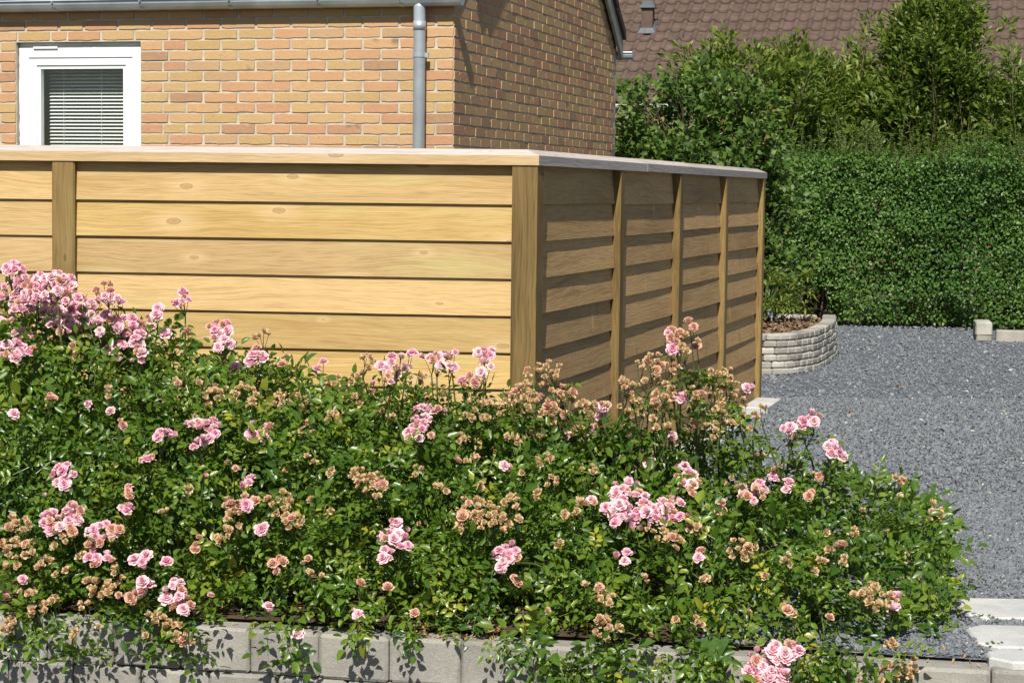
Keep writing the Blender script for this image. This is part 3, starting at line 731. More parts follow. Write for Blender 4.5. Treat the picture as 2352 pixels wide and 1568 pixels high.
# roof planes and verge
def slope_slab(y0, z0, y1, z1, x0, x1, th):
    return [(x, y, z + dz) for dz in (0, th) for x in (x0, x1) for y, z in ((y0, z0), (y1, z1))], [(0, 1, 3, 2), (4, 6, 7, 5), (0, 2, 6, 4), (1, 5, 7, 3), (0, 4, 5, 1), (2, 3, 7, 6)]
VO = 0.03; oz = 0.10 * math.tan(TH)
mb = MB(); mb.add(*slope_slab(-0.10, EAVE - oz + 0.03, HDEP / 2, apex + 0.03, -HLEN, VO, 0.06)); mb.add(*slope_slab(HDEP + 0.06, EAVE - 0.06 * math.tan(TH) + 0.03, HDEP / 2, apex + 0.031, -HLEN, VO, 0.06))
roof = obj('roof', mb.mesh('roof', M['roof_dark']), house, hpt(0, 0, 0), -HTH)
for ya, yb, nm in ((0.30, HDEP / 2, 0), (HDEP + 0.02, HDEP / 2, 1)):
    mb = MB(); za = EAVE + (0.30 if not nm else -0.02) * math.tan(TH)
    mb.add(*slope_slab(ya, za - 0.125, yb, apex - 0.125, VO + 0.002, VO + 0.024, 0.155)); obj('bargeboard', mb.mesh('bargeboard', M['grey_wood']), house, hpt(0, 0, 0), -HTH)
    L = math.hypot(yb - ya, apex - za); nt = 8
    for k in range(nt):
        f0, f1 = k / nt, (k + 1) / nt + 0.02; mb = MB()
        mb.add(*slope_slab(ya + (yb - ya) * f0, za + (apex - za) * f0 + 0.045, ya + (yb - ya) * f1, za + (apex - za) * f1 + 0.028, VO - 0.1, VO + 0.05, 0.07)); obj('verge_tile', mb.mesh('verge tile', M['roof_dark']), roof, hpt(0, 0, 0), -HTH)
half_gutter(-HLEN, VO + 0.10, HDEP + 0.09, EAVE - 0.13, 0.055, 'zinc', 'rear_gutter', [])

# ================================================================== TILED HOUSE (behind)
h2 = R(14.5); E0 = atY(1420, 236, 33.5)
EX = Vector((math.cos(h2), -math.sin(h2), 0)); EY = Vector((math.sin(h2), math.cos(h2), 0)); SL = R(31)
EUP = EY * math.cos(SL) + Vector((0, 0, math.sin(SL))); ENR = EX.cross(EUP).normalized()
house2 = thing('tiled_house', 'red brick house with brown tiled roof and white gutter behind the shrubs', 'house', Vector((E0.x + 4, E0.y + 1, 0)))
TW, TE = 0.245, 0.37
def tile_geo():
    prof = []
    for f, z in ((0.0, 0.012), (0.10, 0.003), (0.22, 0.0), (0.40, 0.0), (0.54, 0.006), (0.64, 0.030), (0.74, 0.050), (0.84, 0.052), (0.93, 0.034)): prof.append((f * TW, z))
    prof.append((TW * 1.0, 0.010)); prof.append((TW * 1.05, 0.004)); n = len(prof); V, F = [], []
    for y, dz in ((-0.03, 0.040), (0.19, 0.017), (TE + 0.04, -0.004)): V += [(x, y, z + dz) for x, z in prof]
    V += [(x, -0.03, z + 0.040 - 0.036) for x, z in prof]
    for r_ in (0, 1):
        for k in range(n - 1): F.append((r_ * n + k, r_ * n + k + 1, r_ * n + n + k + 1, r_ * n + n + k))
    for k in range(n - 1): F.append((3 * n + k, 3 * n + k + 1, k + 1, k))
    return V, F
TV, TF = tile_geo(); tm = mesh('roof tile', TV, TF, M['tile'], True)
RM = Matrix((EX, EUP, ENR)).transposed()
mb = MB(); RL = 11.0
mb.add([(-3, -0.02, -0.06), (14, -0.02, -0.06), (14, 9, -0.06), (-3, 9, -0.06), (-3, -0.02, -0.01), (14, -0.02, -0.01), (14, 9, -0.01), (-3, 9, -0.01)], [(0, 3, 2, 1), (4, 5, 6, 7), (0, 1, 5, 4), (1, 2, 6, 5), (2, 3, 7, 6), (3, 0, 4, 7)])
roof2 = obj('roof', mb.mesh('roof', M['roof_dark']), house2, E0, rot=RM)
rt = random.Random(3); far = []
def seen(P):
    u, v = proj(P); lim = np.interp(u, [1400, 1540, 1580, 1700, 2050, 2080, 2280, 2300, 2352], [225, 220, 110, 75, 150, 20, 60, 160, 220])
    return 0 if (1395 < u < 2360 and -12 < v < lim + 14) else 1
cand = []
for row in range(0, 20):
    for c in range(-12, 56):
        P = E0 + EX * (c * TW) + EUP * (row * TE) + ENR * rt.uniform(0, 0.003); cand.append((seen(P), (P - EYEP).length, P))
cand.sort(key=lambda q: (q[0], q[1]))
for q in cand[:300]: obj('tile', tm, roof2, q[2], rot=RM)
far = [q[2] for q in cand[300:]]
stuff(obj('tiles', scatter('tiles', [(TV, TF, np.repeat(np.array(RM)[None], len(far), 0), np.array(far), np.zeros(len(far)))], M['tile'], True), roof2))
# wall, soffit, gutter
def e2(x, y, z): return E0 + EX * x + EY * y + Vector((0, 0, z))
mb = MB(); mb.box(-2.6, 13.5, 0.45, 0.7, -E0.z, 0.2); w2 = obj('wall', mb.mesh('wall', m_plain('red brick body', (0.22, 0.12, 0.08), .9, .2, 6, .1)), house2, E0, -h2)
sets_b = []; bl = []
for c in range(38):
    for k in range(-9, 40):
        z = -0.05 - c * 0.0667; x = k * 0.24 + (c % 2) * 0.12
        if -2.5 < x < 2.0: bl.append(e2(x, 0.45, z - 0.08))
V, F = BG['s'][0]; stuff(obj('bricks', scatter('red bricks', [(V, F, np.repeat(np.array(Matrix.Rotation(-h2, 3, 'Z'))[None], len(bl), 0), np.array(bl), rng.uniform(0, 1, len(bl)))], M['redbrick']), w2))
mb = MB(); mb.box(-2.9, 13.8, -0.02, 0.46, -0.13, -0.10); mb.box(-2.9, 13.8, -0.04, -0.015, -0.26, -0.03); obj('soffit', mb.mesh('soffit', M['grey_wood']), house2, E0, -h2)
V, F = [], []; n = 9; r = 0.07
for x in (-2.95, 13.9): V += [(x, -0.115 + math.cos(a) * r, -0.03 + math.sin(a) * r) for a in np.linspace(math.pi, 2 * math.pi, n)]
F = [(k, k + 1, n + k + 1, n + k) for k in range(n - 1)] + [tuple(range(n)), tuple(range(2 * n - 1, n - 1, -1))]
obj('gutter', mesh('gutter', V, F, M['white'], False), house2, E0, -h2)
# roof vent with hood
d = ray(1487, 76); t_ = (E0 - EYEP).dot(ENR) / d.dot(ENR); VP = EYEP + d * t_
mb = MB()
mb.add([(-0.16, -0.14, -0.02), (0.16, -0.14, -0.02), (0.17, 0.22, 0.2), (-0.17, 0.22, 0.2), (-0.11, -0.08, 0.08), (0.11, -0.08, 0.08), (0.11, 0.14, 0.26), (-0.11, 0.14, 0.26)], [(0, 1, 5, 4), (1, 2, 6, 5), (2, 3, 7, 6), (3, 0, 4, 7), (0, 3, 2, 1)])
vent = obj('roof_vent', mb.mesh('roof vent', M['lead']), house2, VP, -h2)
mb = MB(); mb.box(-0.10, 0.10, -0.07, 0.12, 0.0, 0.43); obj('shaft', mb.mesh('shaft', M['tile']), vent, VP, -h2)
mb = MB(); mb.add([(-0.15, -0.12, 0.43), (0.15, -0.12, 0.43), (0.15, 0.17, 0.43), (-0.15, 0.17, 0.43), (-0.06, -0.0, 0.56), (0.10, -0.0, 0.56), (0.10, 0.08, 0.56), (-0.06, 0.08, 0.56)], [(0, 1, 5, 4), (1, 2, 6, 5), (2, 3, 7, 6), (3, 0, 4, 7), (4, 5, 6, 7), (3, 2, 1, 0)])
obj('hood', mb.mesh('hood', M['lead']), vent, VP, -h2)

# ================================================================== PLANTER
planter = thing('raised_planter', 'curved raised planter of stacked pale grey stones behind the fence end', 'planter', (2.0, 15.2, 0))
ctrl = [(0.9, 14.05), (1.3, 13.98), (1.75, 14.03), (1.98, 14.12), (2.20, 14.46), (2.34, 14.87), (2.50, 15.45), (2.61, 15.96), (2.68, 16.40)]
def spline(ctrl, n=160):
    P = [Vector((*c, 0)) for c in ctrl]; P = [P[0] * 2 - P[1]] + P + [P[-1] * 2 - P[-2]]; out = []
    for i in range(1, len(P) - 2):
        for k in range(n // (len(P) - 3)):
            t = k / (n // (len(P) - 3)); a, b, c, d = P[i - 1:i + 3]
            out.append(0.5 * ((2 * b) + (c - a) * t + (2 * a - 5 * b + 4 * c - d) * t * t + (3 * b - a - 3 * c + d) * t ** 3))
    return out + [P[-2]]
path = spline(ctrl); cum = [0]
for i in range(1, len(path)): cum.append(cum[-1] + (path[i] - path[i - 1]).length)
def along(s):
    s = max(0, min(cum[-1] - 1e-4, s)); i = max(k for k in range(len(cum)) if cum[k] <= s); i = min(i, len(path) - 2)
    f = (s - cum[i]) / (cum[i + 1] - cum[i]); return path[i].lerp(path[i + 1], f), (path[i + 1] - path[i]).normalized()
pvm = {}
for L in (0.20, 0.14, 0.10):
    for k in range(4):
        rs = random.Random(int(L * 1000) + k); V, F = round_box(L / 2 - 0.002, 0.055, 0.0235, 0.011, 0.0028, rs); pvm[(L, k)] = mesh('stone', V, F, M['paver'])
rp = random.Random(21); PH = 0.0485
for row in range(6):
    s = rp.uniform(-0.1, 0)
    while s < cum[-1]:
        p0, t0 = along(s + 0.1); p1, t1 = along(s + 0.35); bend = abs(t0.angle(t1))
        L = (rp.choice((0.20, 0.20, 0.14)) if bend < 0.12 else rp.choice((0.14, 0.10, 0.10)))
        pm_, tg = along(s + L / 2); nrm = Vector((-tg.y, tg.x, 0))
        if s + L / 2 < cum[-1]: obj('stone', pvm[(L, rp.randrange(4))], planter, pm_ + nrm * (0.058 + rp.uniform(-.004, .004) + row * 0.004) + Vector((0, 0, 0.0245 + row * PH)), math.atan2(tg.y, tg.x) + rp.uniform(-.03, .03))
        s += L + 0.002
for row in range(6):                                                  # straight back row
    x = 2.60 - (row % 2) * 0.1
    while x > 0.9:
        obj('stone', pvm[(0.20, rp.randrange(4))], planter, (x - 0.1, 16.42 + rp.uniform(-.004, .004), 0.0245 + row * PH), rp.uniform(-.02, .02)); x -= 0.203
inner = [p + Vector((-along(s)[1].y, along(s)[1].x, 0)) * 0.10 for p, s in zip(path, cum)][::6] + [Vector((2.5, 16.37, 0)), Vector((0.9, 16.37, 0))]
mpoly = mesh('mulch bed', [(p.x, p.y, 0.235) for p in inner], [tuple(range(len(inner)))], M['soil'])
obj('soil', mpoly, planter)
nm_ = 2600; xs = rng.uniform(1.1, 2.55, nm_); ys = rng.uniform(14.1, 16.35, nm_)
ix = np.interp(ys, [p.y for p in path[40:]], [p.x for p in path[40:]]); k_ = xs < ix - 0.13; xs, ys = xs[k_], ys[k_]; n = len(xs)
chip = np.array([(-1, -.4, 0), (1, -.3, .1), (.9, .4, 0), (-.8, .5, .1), (0, 0, .35)]); chipF = [(0, 1, 4), (1, 2, 4), (2, 3, 4), (3, 0, 4)]
x = rng.normal(size=(n, 3)) * np.array([1, 1, .4]); z = rng.normal(size=(n, 3)) * .5 + np.array([0, 0, 1.])
stuff(obj('bark_mulch', scatter('bark mulch', [(chip, chipF, frames(x, z, rng.uniform(.012, .03, n)), np.stack([xs, ys, 0.24 + rng.uniform(0, .03, n)], 1), rng.uniform(0, 1, n))], M['mulch']), planter))

# low edging stones at the right by the hedge
edg = thing('stone_edging', 'row of low grey edging stones at the hedge foot, one standing higher', 'edging', atZ(2285, 790, 0))
es = [mesh('stone', *round_box(0.125, 0.06, 0.055, 0.010, 0.003, random.Random(500 + k)), M['paver']) for k in range(4)]
p0 = atZ(2270, 783, 0); 
q = obj('stone', es[0], edg, (p0.x - 0.02, p0.y + 0.14, 0.11), R(80), scale=(1.5, 1.2, 1.1)); 
obj('stone', es[1], edg, (p0.x - 0.02, p0.y + 0.14, 0.045), R(82), scale=(1.45, 1.15, .85))
for k in range(7):
    obj('stone', es[(k + 1) % 4], edg, (p0.x + 0.17 + k * 0.245, p0.y - 0.09 - k * 0.045, 0.05), R(-9 - 2 * (k == 0)) + random.uniform(-.03, .03))

# sandstone boulder at right behind the roses
def boulder(name, sx, sy, sz, seed):
    import bmesh
    bm = bmesh.new(); bmesh.ops.create_icosphere(bm, subdivisions=3, radius=1)
    for v in bm.verts:
        p = v.co * 1.3 + Vector((seed, 0, 0)); n_ = noise.fractal(p, 1.0, 2.0, 3); q = v.co * (1 + 0.22 * n_)
        q.z = round(q.z * 4 + 0.3 * n_) / 4 * 0.6 + q.z * 0.4
        v.co = (q.x * sx, q.y * sy, q.z * sz)
    m = bpy.data.meshes.new(name); bm.to_mesh(m); bm.free(); m.materials.append(M['rock']); return m
P = atZ(2108, 1335, 0)
tag(obj('boulder', boulder('boulder', 0.085, 0.075, 0.075, 3.3), None, P + Vector((0, 0.03, 0.03)), 0.4), 'pinkish sandstone rock lying on gravel behind the right end of the roses', 'rock')

# ================================================================== LEAF SHAPES
def fold_leaf(w, droop=0.12, fold=0.10):
    V = [(0, 0, 0), (.34, w, fold * w * 2), (.72, w * .78, fold * w), (1, 0, -droop), (.34, -w, fold * w * 2), (.72, -w * .78, fold * w), (.5, 0, 0.0)]
    return V, [(0, 6, 1), (1, 6, 2), (2, 6, 3), (0, 4, 6), (4, 5, 6), (5, 3, 6)]
def simple_leaf(w, droop=0.15, fold=0.12):
    V = [(0, 0, 0), (.45, w, fold), (1, 0, -droop), (.45, -w, fold), (.5, 0, 0)]
    return V, [(0, 4, 1), (1, 4, 2), (0, 3, 4), (3, 2, 4)]
def compound(seed, pairs=2, ll=0.032):
    """rose leaf: leaflets in pairs on a thin stalk"""
    rs = random.Random(seed); V, F = [], []
    def put(ox, oy, ang, s):
        b = len(V); lv, lf = fold_leaf(rs.uniform(.23, .30), rs.uniform(.0, .3), rs.uniform(.1, .5)); tw = rs.uniform(-.45, .45)
        for x, y, z in lv:
            y2, z2 = y * math.cos(tw) - z * math.sin(tw), y * math.sin(tw) + z * math.cos(tw)
            V.append((ox + (x * math.cos(ang) - y2 * math.sin(ang)) * s, oy + (x * math.sin(ang) + y2 * math.cos(ang)) * s, z2 * s - ox * ox * 3.0))
        F.extend([tuple(i + b for i in f) for f in lf])
    step = ll * 0.72; L = step * pairs + 0.012
    for p in range(pairs):
        for sg in (-1, 1): put(0.014 + p * step + rs.uniform(-.002, .002), sg * 0.002, sg * R(rs.uniform(50, 72)), ll * rs.uniform(.75, .95))
    put(L, 0, R(rs.uniform(-12, 12)), ll * rs.uniform(1.0, 1.2))
    b = len(V); V += [(-0.015, -.0009, 0), (-0.015, .0009, 0), (L, 0.0006, -L * L * 3.0)]; F.append((b, b + 1, b + 2))
    return V, F
RL_ = [compound(40 + k, 2 + (k % 3 == 2), 0.030 + 0.003 * (k % 4)) for k in range(6)]
RLM = [mesh('rose leaf', V, F, M['rose_leaf_o'], True) for V, F in RL_]

def rand_dirs(n): v = rng.normal(size=(n, 3)); return v / np.linalg.norm(v, axis=1, keepdims=True)
def nz3(P, f, seed=0.0):
    return np.array([noise.noise(Vector((p[0] * f + seed, p[1] * f - seed, p[2] * f + 2 * seed))) for p in P])

# ================================================================== HEDGE
hA, hB = Vector((3.21, 19.55, 0)), Vector((4.33, 19.05, 0)); hD = (hB - hA).normalized(); hN = Vector((-hD.y, hD.x, 0))
def hedge():
    root = thing('clipped_hedge', 'dense clipped green hedge of small leaves along the back of the gravel', 'hedge', hA + hN * 0.4)
    s0, s1, Ht, Dp = -1.7, 3.6, 1.64, 0.9
    n = 52000; s = rng.uniform(s0, s1, n); r = rng.uniform(0, 1, n)
    face = r < 0.74
    hv_ = Ht + 0.16 * nz3(np.stack([s, s * 0, s * 0], 1), 1.1, 7); z = np.where(face, 0.04 + rng.uniform(0, 1, n) * (hv_ - .04), hv_); t = np.where(face, 0, rng.uniform(0, Dp, n))
    P0 = np.stack([s, t, z], 1); bump = nz3(P0, 1.5) * 0.15 + nz3(P0, 4.5, 5) * 0.11
    dep = np.abs(rng.normal(0, 0.05, n)) + np.where(rng.uniform(0, 1, n) < .3, rng.uniform(0, .3, n), 0)
    low = np.clip((0.32 - z) / 0.32, 0, 1)
    gap = nz3(np.stack([s, s * 0, z * 0], 1), 1.7, 9); keep = ~((z < 0.28 + 0.25 * gap) & (gap > 0.34) & face)
    t = np.where(face, t - bump + dep + low * 0.12, t); z = np.where(face, z, z + bump - dep)
    s, t, z, face = s[keep], t[keep], z[keep], face[keep]; n = len(s)
    P = np.array(hA)[None] + s[:, None] * np.array(hD) + t[:, None] * np.array(hN); P[:, 2] = z
    out = np.where(face[:, None], -np.array(hN)[None] + np.array([0, 0, .5]), np.array([[0, 0, 1.]]))
    nr = out + rand_dirs(n) * 0.75; xd = rand_dirs(n) + np.array([0, 0, -.2]) + out * .4
    lv = simple_leaf(0.34); fr = frames(xd, nr, rng.uniform(.026, .044, n)); tone = np.clip(rng.normal(.5, .22, n) + .35 * nz3(P, 1.3, 8), 0, 1)
    sets = [(*lv, fr, P, tone)]
    n2 = 15000; s2 = rng.uniform(s0, s1, n2); P2 = np.array(hA)[None] + s2[:, None] * np.array(hD) + rng.uniform(.22, .85, n2)[:, None] * np.array(hN); P2[:, 2] = rng.uniform(.3, Ht, n2)
    sets.append((*lv, frames(rand_dirs(n2), rand_dirs(n2) * .8 - np.array(hN), rng.uniform(.05, .075, n2)), P2, rng.uniform(0, .7, n2)))
    # upright young shoots along the top
    q = 560; ss = rng.uniform(s0, s1, q); tt = rng.uniform(0.0, Dp, q); hh = rng.uniform(.04, .30, q) * (1 + 1.3 * nz3(np.stack([ss, tt, ss * 0], 1), 1.2, 3))
    stems = MB(); LP, LX, LN, LT = [], [], [], []
    for a, b, h_ in zip(ss, tt, hh):
        B = hA + hD * a + hN * b + Vector((0, 0, Ht - 0.1)); lean = Vector((random.uniform(-.2, .2), random.uniform(-.25, .1), 1)); T = B + lean * (h_ + .1)
        stems.tube([B, T], [.003, .0015], 3, False); m_ = int(6 + h_ * 60)
        for k in range(m_):
            f = (k + 1) / m_; LP.append(B.lerp(T, f)); w = random.uniform(0, 6.28); LX.append((math.cos(w), math.sin(w), .5)); LN.append((math.cos(w) * -.4, math.sin(w) * -.4 - .3, 1)); LT.append(random.uniform(.4, 1))
    sets.append((*lv, frames(np.array(LX), np.array(LN), rng.uniform(.024, .04, len(LP))), np.array(LP), np.array(LT)))
    for k in range(60):
        a = random.uniform(s0, s1); B = hA + hD * a + hN * random.uniform(.2, .6); T = B + Vector((random.uniform(-.2, .2), random.uniform(-.3, .1), random.uniform(.7, 1.5)))
        stems.tube([B, B.lerp(T, .5) + Vector((random.uniform(-.05, .05), 0, 0)), T], [.012, .009, .004], 4, False)
    stuff(obj('foliage', scatter('hedge foliage', sets, M['hedge_leaf'], True), root)); obj('stems', stems.mesh('hedge stems', M['bark']), root)
    core = MB(); p = [hA + hD * s0 + hN * .32, hA + hD * s1 + hN * .32, hA + hD * s1 + hN * .8, hA + hD * s0 + hN * .8]
    return root
hedge()

# ================================================================== SHRUBS
def shrub(name, label, base, specs, leafkey, lw, ll, stemr, group='tall shrubs behind the hedge', up=0.6, droop=.15, wig=0.04, nleaf=1.0):
    """specs: list of (tip centre, spread xyz, number of shoots, leafy part)"""
    root = thing(name, label, 'shrub', base, group); st = MB(); LP, LX, LN, LT = [], [], [], []
    for tipc, spread, ns, leafy in specs:
        for k in range(ns):
            tip = Vector(tipc) + Vector((random.gauss(0, spread[0]), random.gauss(0, spread[1]), random.gauss(0, spread[2])))
            B = Vector(base) + Vector((random.uniform(-.35, .35), random.uniform(-.3, .3), 0)); B.z = 0
            mid = B.lerp(tip, .55) + Vector(((tip.x - B.x) * -.12, 0, (tip.z) * .12))
            pts = []
            for q in range(9):
                f = q / 8; p = B * (1 - f) ** 2 + mid * 2 * f * (1 - f) + tip * f * f; pts.append(p + Vector((random.uniform(-wig, wig), random.uniform(-wig, wig), random.uniform(-wig, wig) * .5)) * (1 if q else 0))
            st.tube(pts, [stemr * (1 - .85 * q / 8) for q in range(9)], 4, False)
            L = sum((pts[q + 1] - pts[q]).length for q in range(8)); m_ = int(L * leafy * 150 * nleaf)
            for j in range(m_):
                f = 1 - leafy * random.random() ** 1.25; i = min(7, int(f * 8)); ff = f * 8 - i; p = pts[i].lerp(pts[i + 1], ff); ax = (pts[i + 1] - pts[i]).normalized()
                sd = Vector((random.gauss(0, 1), random.gauss(0, 1), random.gauss(0, .6))).normalized(); r_ = random.random() ** .7 * .25 * (1 - f * .5)
                LP.append(p + sd * r_); x = sd * .8 + ax * .7 + Vector((0, -.15, random.uniform(-.5, .3) * droop * 4)); LX.append(x); LN.append(Vector((0, -.25, up)) + Vector((random.gauss(0, .5), random.gauss(0, .5), random.gauss(0, .4))))
                LT.append(min(1, max(0, random.gauss(.5, .22))))
    LP, LX, LN, LT = [np.array([tuple(q) if hasattr(q, '__len__') else q for q in a]) for a in (LP, LX, LN, LT)]
    nv = nz3(LP, 2.3, 6.0); kp = nv > -.27 + .12 * rng.normal(size=len(LP)); LP, LX, LN, LT, nv = LP[kp], LX[kp], LN[kp], LT[kp], nv[kp]; LT = np.clip(LT + .25 * nz3(LP, .9, 2.0), 0, 1)
    n = len(LP); stuff(obj('crown', scatter(name, [(*simple_leaf(lw, droop), frames(np.array(LX), np.array(LN), rng.uniform(.65, 1.2, n) * ll), np.array(LP), np.array(LT))], M[leafkey], True), root))
    obj('stems', st.mesh('stems', M['bark']), root); return root
def tipat(u, v, Y): return atY(u, v, Y)
Y1, Y2 = 21.3, 21.8
b = tipat(1720, 600, Y1); shrub('flowering_shrub', 'bushy shrub with pointed leaves right of the twisted hazel, before the tiled roof', (b.x, b.y, 0),
    [(tipat(1690, 150, Y1), (.22, .3, .2), 34, .6), (tipat(1610, 190, Y1), (.2, .3, .18), 20, .6), (tipat(1790, 190, Y1), (.22, .3, .2), 30, .6), (tipat(1720, 280, Y1 - .3), (.3, .25, .2), 36, .66)], 'shrub_leaf', .21, .092, .012)
b = tipat(1920, 600, Y2); shrub('flowering_shrub', 'bushy shrub with pointed leaves in the middle behind the hedge', (b.x, b.y, 0),
    [(tipat(1840, 130, Y2), (.16, .3, .2), 22, .6), (tipat(1900, 160, Y2), (.25, .3, .18), 30, .6), (tipat(2000, 170, Y2), (.2, .3, .22), 24, .6), (tipat(1930, 290, Y2 - .4), (.35, .25, .18), 46, .66)], 'shrub_leaf', .21, .092, .012)
b = tipat(2150, 600, Y1); shrub('flowering_shrub', 'tallest shrub rising in front of the roof, dense upright crown', (b.x, b.y, 0),
    [(tipat(2235, 90, Y1), (.14, .25, .2), 20, .6), (tipat(2100, 90, Y1), (.14, .25, .2), 18, .6), (tipat(2160, 40, Y1), (.2, .3, .2), 34, .6), (tipat(2220, 120, Y1), (.16, .25, .2), 24, .6), (tipat(2110, 130, Y1), (.2, .3, .2), 26, .6), (tipat(2170, 240, Y1 - .3), (.32, .25, .22), 44, .66), (tipat(2060, 260, Y1 - .3), (.25, .25, .2), 26, .66)], 'shrub_leaf', .21, .092, .012)
b = tipat(2340, 600, Y1 - .4); shrub('flowering_shrub', 'looser yellowish shrub at the right edge behind the hedge', (b.x, b.y, 0),
    [(tipat(2310, 230, Y1 - .4), (.2, .3, .18), 26, .6), (tipat(2290, 320, Y1 - .6), (.28, .25, .15), 34, .66), (tipat(2400, 230, Y1 - .4), (.25, .3, .2), 24, .6), (tipat(2380, 330, Y1 - .6), (.25, .25, .15), 24, .66)], 'shrub_leaf', .21, .09, .011)
Y3 = 18.3; b = tipat(1620, 600, Y3)
hz = shrub('twisted_hazel', 'broad corkscrew hazel with drooping leaves and curly twigs behind the fence', (b.x, b.y, 0),
    [(tipat(1480, 250, Y3), (.16, .3, .12), 22, .5), (tipat(1560, 240, Y3), (.18, .3, .12), 26, .5), (tipat(1650, 230, Y3), (.2, .3, .15), 26, .5), (tipat(1480, 370, Y3 - .2), (.16, .25, .15), 26, .5), (tipat(1600, 360, Y3 - .3), (.25, .25, .15), 34, .55),
     (tipat(1740, 320, Y3), (.2, .25, .15), 24, .5), (tipat(1780, 450, Y3), (.12, .2, .2), 22, .55), (tipat(1800, 580, Y3), (.12, .2, .15), 18, .6), (tipat(1440, 330, Y3), (.12, .25, .2), 18, .5)], 'hazel_leaf', .34, .072, .010, group=None, up=.35, droop=.3, wig=.07, nleaf=1.0)
twm = m_plain('pale twig', (0.40, 0.32, 0.22), .8, .15, 20)
for k in range(42):
    tw = MB()
    u, v = random.uniform(1440, 1780), random.uniform(230, 420); p = atY(u, v, Y3 - .25 + random.uniform(-.15, .3)); pts = [p]; dr = Vector((random.uniform(-1, 1), random.uniform(-.3, .3), random.uniform(-.2, 1)))
    for q in range(9): dr = (dr + Vector((random.uniform(-1, 1), random.uniform(-.5, .5), random.uniform(-1, 1))) * .9).normalized(); pts.append(pts[-1] + dr * .035)
    tw.tube(pts, [.006 - .0004 * q for q in range(10)], 4, False); obj('curly_twig', tw.mesh('curly twig', twm), hz)

# lance-leaved plant in the planter
pl = thing('lance_leaf_plant', 'small plant with long narrow yellow green leaves growing in the raised planter', 'plant', (2.05, 16.0, 0.24))
LP, LX, LN, LT = [], [], [], []; st = MB()
for k in range(26):
    tip = atY(random.uniform(1752, 1858), random.uniform(612, 715), 15.9 + random.uniform(-.2, .2)); B = Vector((2.05 + random.uniform(-.06, .06), 16.0, .24)); st.tube([B, B.lerp(tip, .6) + Vector((0, 0, .04)), tip], [.006, .004, .002], 4, False)
    for j in range(13):
        w = 6.28 * j / 13 + random.uniform(-.2, .2); e_ = random.uniform(-.35, .7); LP.append(tip - Vector((0, 0, .004 * j))); LX.append((math.cos(w), math.sin(w), e_)); LN.append((-math.cos(w) * e_, -math.sin(w) * e_, 1)); LT.append(random.random())
stuff(obj('leaves', scatter('lance leaves', [(*simple_leaf(.085, .25), frames(np.array(LX), np.array(LN), rng.uniform(.07, .13, len(LP))), np.array(LP), np.array(LT))], M['spike_leaf'], True), pl)); obj('stems', st.mesh('stems', M['stem']), pl)
# small solar spike light in the planter
P = atZ(1772, 742, 0.25); lamp = thing('garden_spike_light', 'small white and blue garden spike light in the bark mulch of the planter', 'garden light', P)
mb = MB(); mb.tube([(0, 0, 0), (0, 0, .05)], .006, 8); obj('spike', mb.mesh('spike', M['zinc']), lamp, P)
mb = MB(); mb.tube([(0, 0, .045), (-.006, 0, .06), (-.02, 0, .10), (-.022, 0, .105)], [.012, .018, .024, .018], 10); obj('lamp_head', mb.mesh('lamp head', m_plain('lamp plastic', (.62, .70, .82), .25, .03)), lamp, P)

# ================================================================== ROSES
TOP = [(-260, 735), (-100, 735), (0, 745), (120, 760), (250, 790), (350, 800), (440, 805), (560, 845), (700, 885), (850, 915), (1000, 935), (1130, 950), (1250, 985), (1400, 1030), (1550, 1060), (1700, 1085), (1850, 1105), (1960, 1112), (2040, 1128), (2100, 1150), (2145, 1190), (2175, 1250), (2190, 1310)]
TC = 0.98
sv, hv = [], []
for u, v in TOP:
    P = atP(u, v, wpt(0, TC, 0), WN); s, t = wst(P); sv.append(s); hv.append(max(.04, P.z))
def Htop(s): return np.interp(s, sv, hv)
S_END = sv[-1]
ubreak = [-260, 330, 700, 1130, 1500, 1800, 2230]
sbr = [wst(atP(u, 1200, wpt(0, .5, 0), WN))[0] for u in ubreak]
labels = ['rose bush at the left edge with the big mass of pale pink blooms', 'rose bush under the long front boards, right of the massed blooms', 'rose bush before the middle of the fence with pink clusters against the boards',
          'rose bush at the fence corner post, mostly brown withered blooms', 'rose bush before the side fence with the tall withered spray', 'rose bush at the right end spreading over the gravel by the slabs']
bushes = []
for k in range(6):
    sm_ = (sbr[k] + sbr[k + 1]) / 2; B = wpt(sm_, .75, 0); bushes.append(thing('rose_bush', labels[k], 'rose bush', B, 'rose bushes along the retaining wall'))
def bush_of(s): return int(np.clip(np.searchsorted(sbr, s) - 1, 0, 5))
AB = 0.45
s_taper = wst(atP(1850, 1200, wpt(0, TC, 0), WN))[0]
def AFs(s): return np.interp(s, [s_taper, S_END], [0.94, 0.62])
def inside(P):
    s, t = wst(P)
    if s > S_END or s < sv[0] - .5: return False
    H = float(Htop(s)); a = float(AFs(s)) if t < TC else AB
    return P.z > -.03 and ((t - TC) / a) ** 2 + (P.z / H) ** 2 < 1
def on_canopy(u, v, lift=0.10):
    d = ray(u, v); d = d / d.y; last = None
    for k in range(220):
        Y = 5.2 + k * .01; P = EYEP + d * Y
        if inside(P): return EYEP + d * (Y - lift)
    # above the leaves or hanging over the wall
    Pz = EYEP + d * ((wpt(0, -.07, 0) - EYEP).dot(WN) / d.dot(WN))
    if Pz.z < 0.02: return Pz
    return EYEP + d * ((wpt(0, TC - .12 + random.uniform(-.2, .2), 0) - EYEP).dot(WN) / d.dot(WN))
